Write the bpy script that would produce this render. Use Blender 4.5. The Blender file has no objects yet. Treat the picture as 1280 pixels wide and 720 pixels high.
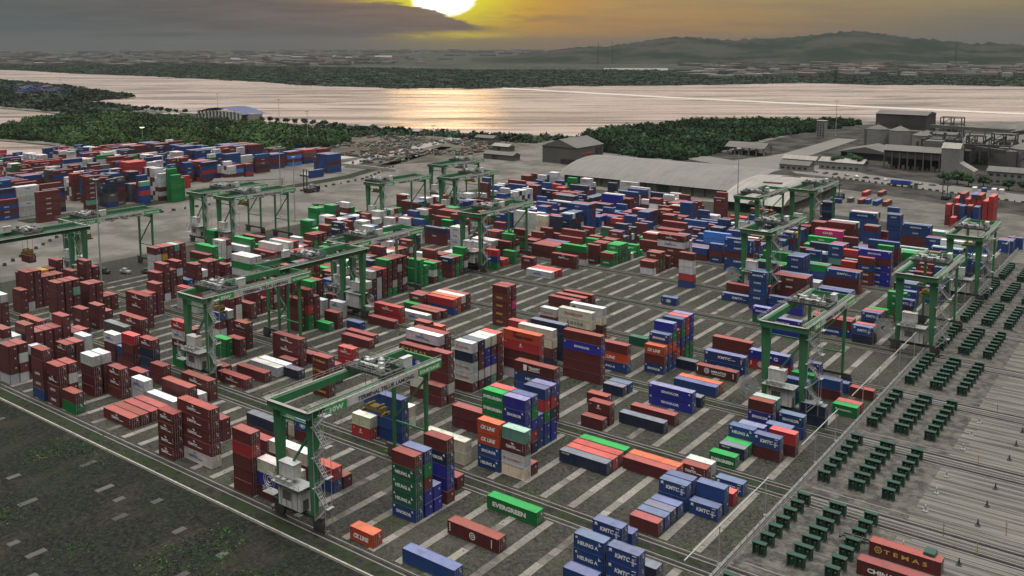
import bpy, math, random
import numpy as np
from mathutils import Vector, Matrix
EXPOSURE, SKYK, HAZE = -0.2, 1.1, 0.00006

random.seed(7); RNG = np.random.default_rng(7)
S = bpy.context.scene; C = S.collection
R = math.radians

# ------------------------------------------------------------------ camera
H = 92.5
YAW, PIT = 0.92925, 0.12395
fh = Vector((-math.cos(YAW), math.sin(YAW), 0)); rt = Vector((math.sin(YAW), math.cos(YAW), 0))
fwd = fh * math.cos(PIT) + Vector((0, 0, -math.sin(PIT))); up = rt.cross(fwd)
cd = bpy.data.cameras.new('camera'); cam = bpy.data.objects.new('camera', cd); C.objects.link(cam)
cam.matrix_world = Matrix(((rt.x, up.x, -fwd.x, 0), (rt.y, up.y, -fwd.y, 0), (rt.z, up.z, -fwd.z, H), (0, 0, 0, 1)))
cd.sensor_width = 36; cd.lens = 36 * 1157.5 / 1280; cd.shift_y = -160 / 1280
cd.clip_start = 1; cd.clip_end = 60000
S.camera = cam
S.view_settings.view_transform = 'Standard'; S.view_settings.look = 'None'
S.view_settings.exposure = EXPOSURE; S.view_settings.gamma = 1
S.cycles.volume_bounces = 0; S.cycles.max_bounces = 5; S.cycles.diffuse_bounces = 2; S.cycles.glossy_bounces = 2
S.cycles.transparent_max_bounces = 8

# ------------------------------------------------------------------ world
HS = (-0.6542, 0.7550)
W = bpy.data.worlds.new('World'); S.world = W; W.use_nodes = True
nt = W.node_tree; nt.nodes.clear()
class NG:
    """tiny helper that writes math on node sockets"""
    def __init__(s, nt): s.nt = nt
    def m(s, op, a, b=None, c=None, clamp=False):
        n = s.nt.nodes.new('ShaderNodeMath'); n.operation = op; n.use_clamp = clamp
        for i, v in enumerate((a, b, c)):
            if v is None: continue
            if isinstance(v, (int, float)): n.inputs[i].default_value = v
            else: s.nt.links.new(v, n.inputs[i])
        return n.outputs[0]
    def ss(s, v, lo, hi):
        n = s.nt.nodes.new('ShaderNodeMapRange'); n.interpolation_type = 'SMOOTHSTEP'
        s.nt.links.new(v, n.inputs[0]); n.inputs[1].default_value = lo; n.inputs[2].default_value = hi
        return n.outputs[0]
    def mix(s, f, a, b, blend='MIX'):
        n = s.nt.nodes.new('ShaderNodeMix'); n.data_type = 'RGBA'; n.blend_type = blend
        for sock, v in ((n.inputs[0], f), (n.inputs[6], a), (n.inputs[7], b)):
            if isinstance(v, (int, float)): sock.default_value = v
            elif isinstance(v, tuple): sock.default_value = (*v, 1)
            else: s.nt.links.new(v, sock)
        return n.outputs[2]
    def noise(s, vec, scale, detail=4, rough=.55, dist=0):
        n = s.nt.nodes.new('ShaderNodeTexNoise'); n.inputs['Scale'].default_value = scale
        n.inputs['Detail'].default_value = detail; n.inputs['Roughness'].default_value = rough; n.inputs['Distortion'].default_value = dist
        if vec is not None: s.nt.links.new(vec, n.inputs['Vector'])
        return n.outputs['Fac']
    def comb(s, x, y, z):
        n = s.nt.nodes.new('ShaderNodeCombineXYZ')
        for i, v in enumerate((x, y, z)):
            if isinstance(v, (int, float)): n.inputs[i].default_value = v
            else: s.nt.links.new(v, n.inputs[i])
        return n.outputs[0]
    def mapv(s, vec, scale, loc=(0, 0, 0), rot=(0, 0, 0)):
        n = s.nt.nodes.new('ShaderNodeMapping'); n.inputs['Scale'].default_value = scale; n.inputs['Location'].default_value = loc
        n.inputs['Rotation'].default_value = rot
        s.nt.links.new(vec, n.inputs['Vector']); return n.outputs[0]
w = NG(nt)
tc = nt.nodes.new('ShaderNodeTexCoord'); sp = nt.nodes.new('ShaderNodeSeparateXYZ'); nt.links.new(tc.outputs['Generated'], sp.inputs[0])
dx, dy, el = sp.outputs
a_ = w.m('ADD', w.m('MULTIPLY', dx, HS[1]), w.m('MULTIPLY', dy, -HS[0]))       # to the right of the sun
f_ = w.m('ADD', w.m('MULTIPLY', dx, HS[0]), w.m('MULTIPLY', dy, HS[1]))        # towards the sun
# low sky colours by bearing
lowc = w.mix(w.ss(a_, -.16, .0), (.098, .128, .136), (.27, .19, .085))
lowc = w.mix(w.ss(a_, .0, .14), lowc, (.42, .25, .10))
lowc = w.mix(w.ss(a_, .22, .55), lowc, (.20, .185, .145))
# horizon murk
lowc = w.mix(w.m('MULTIPLY', w.ss(el, .016, -.002), .5), lowc, (.15, .15, .14))
# yellowish veil higher up on the right
lowc = w.mix(w.m('MULTIPLY', w.ss(el, .015, .045), w.m('MULTIPLY', w.ss(a_, .02, .2), .55)), lowc, (.40, .32, .15))
# thin streaks
cv = w.comb(w.m('MULTIPLY', a_, 7.), w.m('MULTIPLY', el, 90.), 0.)
n1 = w.noise(cv, 1.3, 6, .6, .4)
cv2 = w.comb(w.m('MULTIPLY', a_, 12.), w.m('MULTIPLY', el, 60.), 3.)
n2 = w.noise(cv2, 1.5, 7, .62, .6)
lowc = w.mix(w.m('MULTIPLY', w.ss(n1, .40, .72), .45), lowc, (.20, .17, .15))
# the glow round the hidden sun
def gauss(ca, ce, sa, se):
    u = w.m('DIVIDE', w.m('SUBTRACT', a_, ca), sa); v = w.m('DIVIDE', w.m('SUBTRACT', el, ce), se)
    return w.m('EXPONENT', w.m('MULTIPLY', w.m('ADD', w.m('MULTIPLY', u, u), w.m('MULTIPLY', v, v)), -1.))
front = w.ss(f_, .0, .3)
glow = gauss(.055, .045, .10, .04)
lowc = w.mix(w.m('MULTIPLY', w.m('MULTIPLY', glow, front), .8), lowc, (.60, .33, .05))
glow2 = gauss(0., .055, .06, .026)
lowc = w.mix(w.m('MULTIPLY', w.m('MULTIPLY', glow2, front), 1.), lowc, (.80, .78, .05))
core = w.m('MULTIPLY', gauss(.0, .054, .038, .026), front)
corem = w.ss(w.m('ADD', core, w.m('MULTIPLY', w.m('SUBTRACT', n2, .5), .35)), .34, .52)
lowc = w.mix(corem, lowc, (2.4, 2.35, 2.1))
# dark cloud bank left of and below the sun
edge = w.m('ADD', w.m('MULTIPLY', w.m('SUBTRACT', n2, .5), .022), .0)
top = w.m('SUBTRACT', w.m('ADD', .046, w.m('MULTIPLY', w.ss(a_, -.06, .05), -.026)), edge)
bot = w.m('ADD', w.m('ADD', .006, w.m('MULTIPLY', w.ss(a_, -.10, .03), .006)), w.m('MULTIPLY', edge, .5))
bank = w.m('MULTIPLY', w.ss(w.m('SUBTRACT', top, el), -.001, .003), w.ss(w.m('SUBTRACT', el, bot), -.002, .004))
bank = w.m('MULTIPLY', w.m('MULTIPLY', bank, w.ss(a_, .075, .02)), front)
bank = w.m('MULTIPLY', bank, w.ss(a_, -.44, -.24))
bcol = w.mix(w.ss(n1, .3, .7), (.075, .095, .105), (.125, .145, .155))
lowc = w.mix(w.m('MULTIPLY', bank, .97), lowc, bcol)
gap = w.m('MULTIPLY', w.m('MULTIPLY', gauss(.012, .0092, .055, .0036), front), w.ss(n2, .30, .58))
lowc = w.mix(w.m('MULTIPLY', gap, .95), lowc, (.78, .60, .04))
strk = w.m('MULTIPLY', w.m('MULTIPLY', gauss(.085, .028, .06, .010), front), w.ss(n2, .50, .60))
lowc = w.mix(w.m('MULTIPLY', strk, .6), lowc, (.22, .15, .11))
rim = w.m('MULTIPLY', w.m('MULTIPLY', gauss(.0, .050, .062, .032), front), w.m('SUBTRACT', 1., corem))
lowc = w.mix(w.m('MULTIPLY', w.m('MULTIPLY', rim, w.m('SUBTRACT', 1., bank)), .75), lowc, (.80, .86, .03))
# band above the frame, seen mirrored in the river, then the overcast dome
upc = w.mix(w.ss(el, .08, .45), (.66, .56, .50), (.5, .5, .52))
upc = w.mix(w.m('MULTIPLY', gauss(.008, .11, .030, .10), w.m('MULTIPLY', front, .85)), upc, (3.0, 1.75, .5))
upc = w.mix(w.ss(el, .22, .40), upc, (.22, .23, .25))
upc = w.mix(w.ss(el, .60, 1.0), upc, (6.6, 6.5, 6.4))
clv = w.noise(w.mapv(tc.outputs['Generated'], (2., 2., 5.)), 1.6, 5, .6)
upc = w.mix(w.m('MULTIPLY', w.ss(clv, .35, .7), .35), upc, (.45, .46, .48))
back = w.mix(w.ss(el, .58, 1.0), (.03, .034, .04), (6.6, 6.5, 6.4))
upc = w.mix(w.ss(f_, .35, -.35), upc, back)
col = w.mix(w.ss(el, .055, .12), lowc, upc)
col = w.mix(w.ss(f_, .30, .0), col, w.mix(w.ss(el, .0, .12), (.06, .065, .07), upc))
bg = nt.nodes.new('ShaderNodeBackground'); nt.links.new(col, bg.inputs[0]); bg.inputs[1].default_value = SKYK
sky = nt.nodes.new('ShaderNodeTexSky'); sky.sky_type = 'NISHITA'; sky.sun_disc = False
sky.sun_elevation = R(4); sky.sun_rotation = math.atan2(HS[0], HS[1]) % (2 * math.pi); sky.air_density = 1.5; sky.dust_density = 3
bg2 = nt.nodes.new('ShaderNodeBackground'); nt.links.new(sky.outputs[0], bg2.inputs[0]); bg2.inputs[1].default_value = .05
ad = nt.nodes.new('ShaderNodeMixShader'); ad.inputs[0].default_value = .92; nt.links.new(bg2.outputs[0], ad.inputs[1]); nt.links.new(bg.outputs[0], ad.inputs[2])
wo = nt.nodes.new('ShaderNodeOutputWorld'); nt.links.new(ad.outputs[0], wo.inputs[0])

sl = bpy.data.lights.new('sun', 'SUN'); sl.energy = .05; sl.angle = R(7); sl.color = (1, .55, .2)
so = bpy.data.objects.new('sun', sl); C.objects.link(so)
sd = Vector((HS[0] * math.cos(R(5)), HS[1] * math.cos(R(5)), math.sin(R(5))))
so.rotation_euler = sd.to_track_quat('Z', 'Y').to_euler(); so.location = (0, 0, 150)

# ------------------------------------------------------------------ helpers
class MB:
    """collects boxes, bars, tubes and free faces; build() links them as one mesh object"""
    def __init__(s): s.v = []; s.f = []; s.c = []; s.col = (1, 1, 1)
    def face(s, pts, col=None):
        b = len(s.v); s.v += [tuple(p) for p in pts]; s.f.append(tuple(range(b, b + len(pts)))); s.c.append(col or s.col)
    def add(s, vs, fs, col=None):
        b = len(s.v); s.v += [tuple(p) for p in vs]
        for q in fs: s.f.append(tuple(b + i for i in q)); s.c.append(col or s.col)
    def box(s, x0, x1, y0, y1, z0, z1, col=None):
        s.add([(x0, y0, z0), (x1, y0, z0), (x1, y1, z0), (x0, y1, z0), (x0, y0, z1), (x1, y0, z1), (x1, y1, z1), (x0, y1, z1)],
              [(0, 3, 2, 1), (4, 5, 6, 7), (0, 1, 5, 4), (1, 2, 6, 5), (2, 3, 7, 6), (3, 0, 4, 7)], col)
    def bar(s, p, q, a, b=None, a2=None, b2=None, col=None):
        """box beam from p to q, section a x b (a sideways, b upright); a2,b2 at q"""
        p = Vector(p); q = Vector(q); b = b or a; a2 = a2 or a; b2 = b2 or b
        d = (q - p).normalized(); ref = Vector((0, 0, 1)) if abs(d.z) < .95 else Vector((0, 1, 0))
        u = d.cross(ref).normalized(); v = u.cross(d).normalized(); vs = []
        for o, aa, bb in ((p, a, b), (q, a2, b2)):
            for sx, sy in ((-1, -1), (1, -1), (1, 1), (-1, 1)): vs.append(o + u * sx * aa / 2 + v * sy * bb / 2)
        s.add(vs, [(3, 2, 1, 0), (4, 5, 6, 7), (0, 1, 5, 4), (1, 2, 6, 5), (2, 3, 7, 6), (3, 0, 4, 7)], col)
    def tube(s, p, q, r, r2=None, n=8, col=None):
        p = Vector(p); q = Vector(q); r2 = r if r2 is None else r2; d = (q - p).normalized()
        ref = Vector((0, 0, 1)) if abs(d.z) < .95 else Vector((0, 1, 0)); u = d.cross(ref).normalized(); v = u.cross(d); vs = []
        for o, rr in ((p, r), (q, r2)):
            for i in range(n): t = 2 * math.pi * i / n; vs.append(o + (u * math.cos(t) + v * math.sin(t)) * rr)
        fs = [(i, (i + 1) % n, n + (i + 1) % n, n + i) for i in range(n)] + [tuple(range(n))[::-1], tuple(range(n, 2 * n))]
        s.add(vs, fs, col)
    def prism(s, poly, z0, z1, col=None, side=None):
        n = len(poly); b = len(s.v)
        s.v += [(x, y, z0) for x, y in poly] + [(x, y, z1) for x, y in poly]
        s.f.append(tuple(range(b + n, b + 2 * n))); s.c.append(col or s.col)
        for i in range(n):
            j = (i + 1) % n; s.f.append((b + i, b + j, b + n + j, b + n + i)); s.c.append(side or col or s.col)
    def mesh(s, name, mat):
        me = bpy.data.meshes.new(name); me.from_pydata(s.v, [], s.f)
        if mat: me.materials.append(mat)
        if any(c != (1, 1, 1) for c in s.c):
            at = me.attributes.new('Col', 'FLOAT_COLOR', 'FACE')
            at.data.foreach_set('color', np.array([(*c, 1) for c in s.c], 'f').ravel())
        return me
    def build(s, name, mat, parent=None, loc=None, rz=0):
        o = bpy.data.objects.new(name, s.mesh(name, mat)); C.objects.link(o)
        if parent: o.parent = parent
        if loc: o.location = loc
        o.rotation_euler.z = rz
        return o
def npmesh(name, V, F, mat, col=None):
    """big mesh from arrays (all faces the same size)"""
    me = bpy.data.meshes.new(name); nf, k = F.shape
    me.vertices.add(len(V)); me.vertices.foreach_set('co', np.ascontiguousarray(V, 'f').ravel())
    me.loops.add(nf * k); me.loops.foreach_set('vertex_index', np.ascontiguousarray(F, 'i').ravel())
    me.polygons.add(nf); me.polygons.foreach_set('loop_start', np.arange(0, nf * k, k, dtype='i'))
    me.update(calc_edges=True)
    if col is not None:
        at = me.attributes.new('Col', 'FLOAT_COLOR', 'FACE'); cc = np.ones((nf, 4), 'f'); cc[:, :3] = col; at.data.foreach_set('color', cc.ravel())
    me.materials.append(mat); o = bpy.data.objects.new(name, me); C.objects.link(o); return o
def tag(o, label=None, cat=None, group=None, kind=None):
    if label: o['label'] = label
    if cat: o['category'] = cat
    if group: o['group'] = group
    if kind: o['kind'] = kind
    return o
def empty(name, loc, rz=0):
    o = bpy.data.objects.new(name, None); C.objects.link(o); o.location = loc; o.rotation_euler.z = rz; o.empty_display_size = 1; return o
def kids(o): return KIDS.get(o.name, [])
def copy_tree(o, parent=None):
    c = o.copy(); C.objects.link(c); c.parent = parent
    for ch in o.children: copy_tree(ch, c)
    return c
def structure(o): return tag(o, kind='structure')

def mat(name, base=(.5, .5, .5), rough=.7, metal=0., src=None, dirt=.25, dscale=1.2, bump=0., rust=0., streak=False, spec=.4):
    m = bpy.data.materials.new(name); m.use_nodes = True; t = m.node_tree; n = NG(t)
    p = t.nodes['Principled BSDF']; p.inputs['Roughness'].default_value = rough; p.inputs['Metallic'].default_value = metal
    p.inputs['Specular IOR Level'].default_value = spec
    if src == 'obj': b = t.nodes.new('ShaderNodeObjectInfo').outputs['Color']
    elif src == 'col':
        q = t.nodes.new('ShaderNodeAttribute'); q.attribute_name = 'Col'; b = q.outputs['Color']
    else: b = base
    g = t.nodes.new('ShaderNodeTexCoord'); geo = t.nodes.new('ShaderNodeNewGeometry')
    pos = geo.outputs['Position']
    if dirt:
        v = n.mapv(pos, (1, 1, .35)) if streak else pos
        k = n.noise(v, dscale, 6, .65)
        b = n.mix(n.m('MULTIPLY', n.ss(k, .42, .75), dirt), b, (.07, .06, .05))
        k2 = n.noise(pos, dscale * .23, 3, .5)
        b = n.mix(n.m('MULTIPLY', n.ss(k2, .35, .7), dirt * (.6 if rust == 0 else .3)), b, (.20, .18, .15) if rust == 0 else (.10, .07, .06))
    if rust:
        k3 = n.noise(pos, 2.3, 7, .7)
        b = n.mix(n.m('MULTIPLY', n.ss(k3, .60, .68), rust), b, (.10, .04, .022))
    if isinstance(b, tuple): p.inputs['Base Color'].default_value = (*b, 1)
    else: t.links.new(b, p.inputs['Base Color'])
    if bump:
        bn = t.nodes.new('ShaderNodeBump'); bn.inputs['Strength'].default_value = bump; bn.inputs['Distance'].default_value = .1
        t.links.new(n.noise(pos, 6, 5, .6), bn.inputs['Height']); t.links.new(bn.outputs[0], p.inputs['Normal'])
    return m
M = {}
M['paint'] = mat('container_paint', src='obj', rough=.55, dirt=.42, dscale=1.3, rust=.6, streak=True, spec=.3)
M['roofpaint'] = mat('container_roof', src='obj', rough=.8, dirt=.42, dscale=.55, rust=.5, spec=.15)
M['frame'] = mat('container_frame', src='obj', rough=.6, dirt=.3, rust=.4)
M['rod'] = mat('galvanised_rod', (.42, .42, .42), .45, .4)
M['white_letter'] = mat('white_letter', (.72, .72, .70), .6, dirt=.2)
M['gold_letter'] = mat('gold_letter', (.55, .36, .08), .6, dirt=.2)
M['dark_letter'] = mat('dark_letter', (.02, .025, .04), .6, dirt=0)
M['red_letter'] = mat('red_letter', (.42, .05, .04), .6, dirt=.1)
M['blue_letter'] = mat('blue_letter', (.03, .07, .22), .6, dirt=.1)
M['stuffbox'] = mat('stacked_container_paint', src='col', rough=.6, dirt=.38, dscale=.9, rust=.4, streak=True)
M['craneg'] = mat('crane_green', (.028, .17, .065), .6, dirt=.5, dscale=.5, rust=.5, streak=True)
M['crane_dk'] = mat('crane_dark_steel', (.035, .04, .04), .6, dirt=.3)
M['galv'] = mat('galvanised_steel', (.40, .41, .40), .5, .3, dirt=.3)
M['grate'] = mat('walkway_grating', (.27, .26, .235), .7, dirt=.4)
M['panelw'] = mat('white_panel', (.52, .52, .50), .5, dirt=.45, streak=True)
M['yellow'] = mat('yellow_paint', (.22, .165, .035), .7, dirt=.3)
M['concrete'] = mat('concrete', (.36, .34, .29), .9, dirt=.5, dscale=.8, bump=.3)
M['concrete_dk'] = mat('old_concrete', (.20, .19, .17), .9, dirt=.5, dscale=.7, bump=.3)
M['rail'] = mat('rail_steel', (.09, .075, .065), .5, .5, dirt=.3)
M['standg'] = mat('stand_green', (.010, .052, .034), .6, dirt=.4, dscale=2, rust=.5)
M['wood'] = mat('bark', (.10, .075, .05), .9)
M['leaf'] = mat('foliage', src='col', rough=.8, dirt=0, spec=.1)
M['roofgrey'] = mat('sheet_roof', (.10, .095, .085), .8, dirt=.45, dscale=.12)
M['whroof'] = mat('warehouse_roof', (.17, .16, .145), .8, dirt=.35, dscale=.08)
M['roofwhite'] = mat('pale_sheet_roof', (.27, .25, .22), .7, dirt=.3, dscale=.08)
M['wallgrey'] = mat('grey_cladding', (.085, .085, .082), .8, dirt=.35, dscale=.2)
M['walldark'] = mat('dark_cladding', (.030, .030, .031), .8, dirt=.3, dscale=.2)
M['wallpale'] = mat('pale_wall', (.20, .20, .19), .8, dirt=.45, dscale=.2)
M['col'] = mat('painted_parts', src='col', rough=.7, dirt=.3, dscale=.5)
M['black'] = mat('black_rubber', (.02, .02, .02), .8, dirt=.2)
M['glass'] = mat('dark_glass', (.03, .04, .045), .15, dirt=0)
M['bright_green'] = mat('bright_green_board', (.02, .30, .05), .5, dirt=.2)

for nm in ('whroof', 'roofwhite', 'roofgrey'):                 # sheet joints and run-off stains down the slope
    t = M[nm].node_tree; n = NG(t); p = t.nodes['Principled BSDF']; lk = p.inputs['Base Color'].links[0].from_socket if p.inputs['Base Color'].links else None
    pos = t.nodes.new('ShaderNodeNewGeometry').outputs['Position']
    k = n.noise(n.mapv(pos, (.9, .03, .05)), 1., 5, .7); c = n.mix(n.m('MULTIPLY', n.ss(k, .42, .66), .3), lk, (.06, .055, .05))
    sx = t.nodes.new('ShaderNodeSeparateXYZ'); t.links.new(pos, sx.inputs[0]); fr = n.m('FRACT', n.m('MULTIPLY', sx.outputs[0], .16))
    t.links.new(n.mix(n.m('MULTIPLY', n.m('LESS_THAN', fr, .05), .28), c, (.05, .047, .043)), p.inputs['Base Color'])

# ------------------------------------------------------------------ ground, river, far shore
def sheet(name, poly, z, m):
    b = MB(); b.face([(x, y, z) for x, y in poly]); return structure(b.build(name, m))
def gmat(name, fn, rough=.92, bump=.4, bscale=3., spec=.06):
    m = bpy.data.materials.new(name); m.use_nodes = True; t = m.node_tree; n = NG(t); p = t.nodes['Principled BSDF']
    p.inputs['Roughness'].default_value = rough; p.inputs['Specular IOR Level'].default_value = spec
    pos = t.nodes.new('ShaderNodeNewGeometry').outputs['Position']
    t.links.new(fn(n, pos), p.inputs['Base Color'])
    if bump:
        bn = t.nodes.new('ShaderNodeBump'); bn.inputs['Strength'].default_value = bump; bn.inputs['Distance'].default_value = .08
        t.links.new(n.noise(pos, bscale, 6, .7), bn.inputs['Height']); t.links.new(bn.outputs[0], p.inputs['Normal'])
    return m
def f_land(n, p):
    b = n.mix(n.ss(n.noise(p, .004, 6, .6), .42, .6), (.026, .037, .022), (.058, .056, .043))
    return n.mix(n.ss(n.noise(p, .02, 5, .6), .55, .7), b, (.12, .105, .09))
def f_yard(n, p):
    b = n.mix(n.ss(n.noise(p, .9, 8, .75), .35, .65), (.016, .0165, .0135), (.052, .049, .039))
    b = n.mix(n.m('MULTIPLY', n.ss(n.noise(p, 2.6, 6, .9), .50, .62), .7), b, (.105, .098, .083))
    b = n.mix(n.m('MULTIPLY', n.ss(n.noise(p, 2.1, 6, .9), .52, .40), .5), b, (.012, .013, .012))
    b = n.mix(n.m('MULTIPLY', n.ss(n.noise(p, .05, 5, .6), .45, .68), .5), b, (.075, .071, .055))
    gr = n.m('MULTIPLY', n.ss(n.noise(p, .11, 5, .65), .53, .62), n.ss(n.noise(p, 1.3, 6, .7), .46, .60))
    return n.mix(n.m('MULTIPLY', gr, .75), b, (.035, .060, .016))
def f_front(n, p):
    b = n.mix(n.ss(n.noise(p, .7, 8, .75), .35, .65), (.005, .006, .005), (.020, .020, .017))
    b = n.mix(n.m('MULTIPLY', n.ss(n.noise(p, 2.4, 6, .9), .50, .62), .6), b, (.040, .039, .034))
    b = n.mix(n.m('MULTIPLY', n.ss(n.noise(p, 1.9, 6, .9), .52, .40), .5), b, (.010, .012, .010))
    b = n.mix(n.m('MULTIPLY', n.ss(n.noise(n.mapv(p, (1, .4, 1)), .12, 4, .6), .5, .66), .6), b, (.034, .028, .022))
    gr = n.m('MULTIPLY', n.ss(n.noise(p, .07, 5, .65), .44, .60), n.ss(n.noise(p, 1.1, 7, .75), .44, .58))
    return n.mix(n.m('MULTIPLY', gr, .8), b, (.009, .019, .006))
def grain(n, p, b, k=1.):
    b = n.mix(n.m('MULTIPLY', n.ss(n.noise(p, 1.1, 9, .85), .49, .60), .55 * k), b, (.10, .098, .085))
    return n.mix(n.m('MULTIPLY', n.ss(n.noise(n.mapv(p, (1, 1, 1), (9, 4, 0)), .9, 9, .85), .50, .60), .6 * k), b, (.006, .0065, .006))
def f_grassy(n, p):
    b = n.mix(n.ss(n.noise(p, .5, 7, .7), .4, .62), (.018, .019, .016), (.046, .044, .036))
    return n.mix(n.ss(n.noise(p, .25, 6, .7), .42, .6), b, (.024, .034, .015))
def f_slab(n, p):
    v = n.mapv(p, (.03, .55, 1))
    b = n.mix(n.ss(n.noise(v, 1., 5, .6), .35, .65), (.055, .052, .045), (.165, .154, .132))
    b = n.mix(n.m('MULTIPLY', n.ss(n.noise(n.mapv(p, (.08, 2.2, 1)), 1., 4, .7), .5, .7), .6), b, (.07, .068, .062))
    b = n.mix(n.m('MULTIPLY', n.ss(n.noise(p, .18, 6, .7), .5, .72), .5), b, (.12, .12, .085))
    return n.mix(n.m('MULTIPLY', n.ss(n.noise(p, 2.5, 7, .8), .5, .75), .35), b, (.33, .31, .28))
def f_pave(n, p):
    b = n.mix(n.ss(n.noise(p, .05, 6, .65), .38, .62), (.088, .082, .069), (.15, .14, .12))
    return n.mix(n.m('MULTIPLY', n.ss(n.noise(p, .6, 6, .7), .5, .75), .4), b, (.09, .085, .08))
def f_mud(n, p):
    return n.mix(n.ss(n.noise(p, .03, 6, .6), .4, .6), (.055, .05, .037), (.11, .10, .08))
M['land'] = gmat('far_land', f_land, bump=0); M['yard'] = gmat('gravel_yard', lambda n, p: grain(n, p, f_yard(n, p), .8)); M['frontg'] = gmat('weedy_gravel', lambda n, p: grain(n, p, f_front(n, p), .45))
M['slab'] = gmat('slab_yard', f_slab, .75, .2); M['pave'] = gmat('pavement', f_pave, .7, .2); M['mud'] = gmat('mud', f_mud, bump=0)
M['grassy'] = gmat('trackbed', f_grassy)
G = 12000
sheet('ground', [(-G, -2500), (2500, -2500), (2500, G), (-G, G)], -1.6, M['land'])
# river
m = bpy.data.materials.new('river_water'); m.use_nodes = True; t = m.node_tree; n = NG(t); p = t.nodes['Principled BSDF']
pos = t.nodes.new('ShaderNodeNewGeometry').outputs['Position']
st = n.mapv(pos, (1, 1, 1), rot=(0, 0, R(-38)))
mud = n.noise(n.mapv(st, (.0022, .012, 1)), 1., 7, .65, 1.6)
t.links.new(n.mix(n.ss(mud, .48, .60), (.36, .28, .23), (.14, .11, .09)), p.inputs['Base Color'])
rg = n.m('ADD', .17, n.m('MULTIPLY', n.ss(n.noise(n.mapv(st, (.002, .014, 1)), 1., 7, .65, 1.2), .45, .65), .30)); t.links.new(rg, p.inputs['Roughness'])
p.inputs['IOR'].default_value = 1.33
bn = t.nodes.new('ShaderNodeBump'); bn.inputs['Strength'].default_value = .55; bn.inputs['Distance'].default_value = 1.6
hh = n.m('ADD', n.noise(n.mapv(st, (.09, .13, 1)), 1., 5, .65), n.m('MULTIPLY', n.noise(n.mapv(st, (.006, .016, 1)), 1., 5, .6, 1.), 2.))
t.links.new(hh, bn.inputs['Height']); t.links.new(bn.outputs[0], p.inputs['Normal']); M['water'] = m
far = [(-12000, 2200), (-6000, 1900), (-3690, 1675), (-2862, 1568), (-2500, 1570), (-2214, 1532), (-1900, 1500), (-1720, 1440), (-1560, 1440), (-1400, 1460), (-1248, 1556), (-1205, 1640),
       (-1177, 1758), (-1010, 1900), (-878, 2096), (-805, 2270), (-640, 2240), (-500, 2330), (-326, 2357), (100, 2500), (2500, 3200)]
near = [(2500, 2300), (600, 1750), (-100, 1330), (-329, 1154), (-420, 1060), (-502, 1008), (-520, 900), (-507, 817), (-492, 786), (-553, 740), (-640, 715), (-697, 738), (-804, 722), (-909, 720),
        (-1131, 768), (-1218, 774), (-1322, 785), (-1485, 802), (-1511, 854), (-1503, 905), (-1573, 950), (-1801, 1002), (-2205, 1108), (-2556, 1158), (-2978, 1191)]
b = MB(); b.face([(x, y, -1.1) for x, y in far + [(2500, 2300), (2500, -2500), (-12000, -2500)]]); structure(b.build('river_water', M['water']))
# land this side of the river
land = near[1:] + [(-1556, 619), (-1421, 641), (-1300, 640), (-1191, 630), (-1157, 589), (-1128, 535), (-1073, 483), (-1028, 446), (-983, 426), (-937, 421), (-864, 431), (-795, 424), (-730, 406), (-703, 381), (-742, 330), (-800, 290), (-900, 250), (-1000, 100), (-1100, -2500), (2500, -2500), (2500, 2300)]
b = MB(); b.prism([(x, y) for x, y in land], -2.0, -.12); structure(b.build('port_land', M['pave']))
sheet('mud_bank', [(-560, 742), (-640, 722), (-697, 745), (-600, 765), (-520, 800), (-500, 790)], -.95, M['mud'])
# bright strip of river water, its reflection painted as a pale flat bar
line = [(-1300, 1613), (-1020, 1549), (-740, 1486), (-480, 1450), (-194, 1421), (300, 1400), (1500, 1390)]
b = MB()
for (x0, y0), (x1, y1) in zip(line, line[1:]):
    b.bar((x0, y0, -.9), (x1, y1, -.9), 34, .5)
structure(b.build('bright_water_strip', mat('painted_water_gleam', (.46, .41, .36), .9, dirt=.1, dscale=.01)))
sheet('container_yard_ground', [(-372, 107.1), (-62.7, 107.1), (-62.7, 480), (-140, 505), (-372, 505)], -.06, M['yard'])
sheet('front_gravel_ground', [(-420, -200), (60, -200), (60, 106.6), (-420, 106.6)], -.05, M['frontg'])
sheet('slab_yard_ground', [(-62.2, 107.1), (60, 107.1), (60, 520), (-62.2, 480)], -.055, M['slab'])
sheet('quay_road', [(-470, -300), (-372.5, -300), (-372.5, 505), (-400, 620), (-560, 700), (-486, 480)], -.05, M['pave'])
b = MB()
for a0, a1 in (((-500, 240), (-476, 240)), ):
    pass
sheet('verge_grass_ground', [(-500, 230), (-486, 230), (-484, 335), (-470, 393), (-474, 447), (-545, 640), (-556, 636), (-486, 452), (-482, 395), (-497, 335)], -.02, M['grassy'])
sheet('service_road', [(-520, 440), (-506, 436), (-556, 600), (-600, 760), (-618, 756), (-572, 600)], -.018, mat('pale_road', (.24, .225, .20), .8, dirt=.3, dscale=.05))
sheet('scrap_yard_ground', [(-640, 500), (-520, 480), (-480, 560), (-500, 700), (-620, 700), (-700, 650)], -.02, M['mud'])
sheet('plant_road', [(-440, 745), (-300, 668), (-200, 650), (-80, 612), (-70, 640), (-190, 680), (-262, 765), (-270, 930), (-290, 930), (-285, 770), (-300, 700), (-430, 762)], -.02, mat('plant_road_paving', (.13, .122, .105), .8, dirt=.4, dscale=.1))
sheet('plant_ground', [(-345, 600), (-180, 600), (-60, 560), (60, 560), (60, 1150), (-290, 1150), (-345, 1050), (-330, 760)], -.03, gmat('plant_ground', lambda n, p: n.mix(n.ss(n.noise(p, .05, 6, .65), .38, .62), (.022, .021, .019), (.060, .056, .048)), .8, .2))
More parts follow.
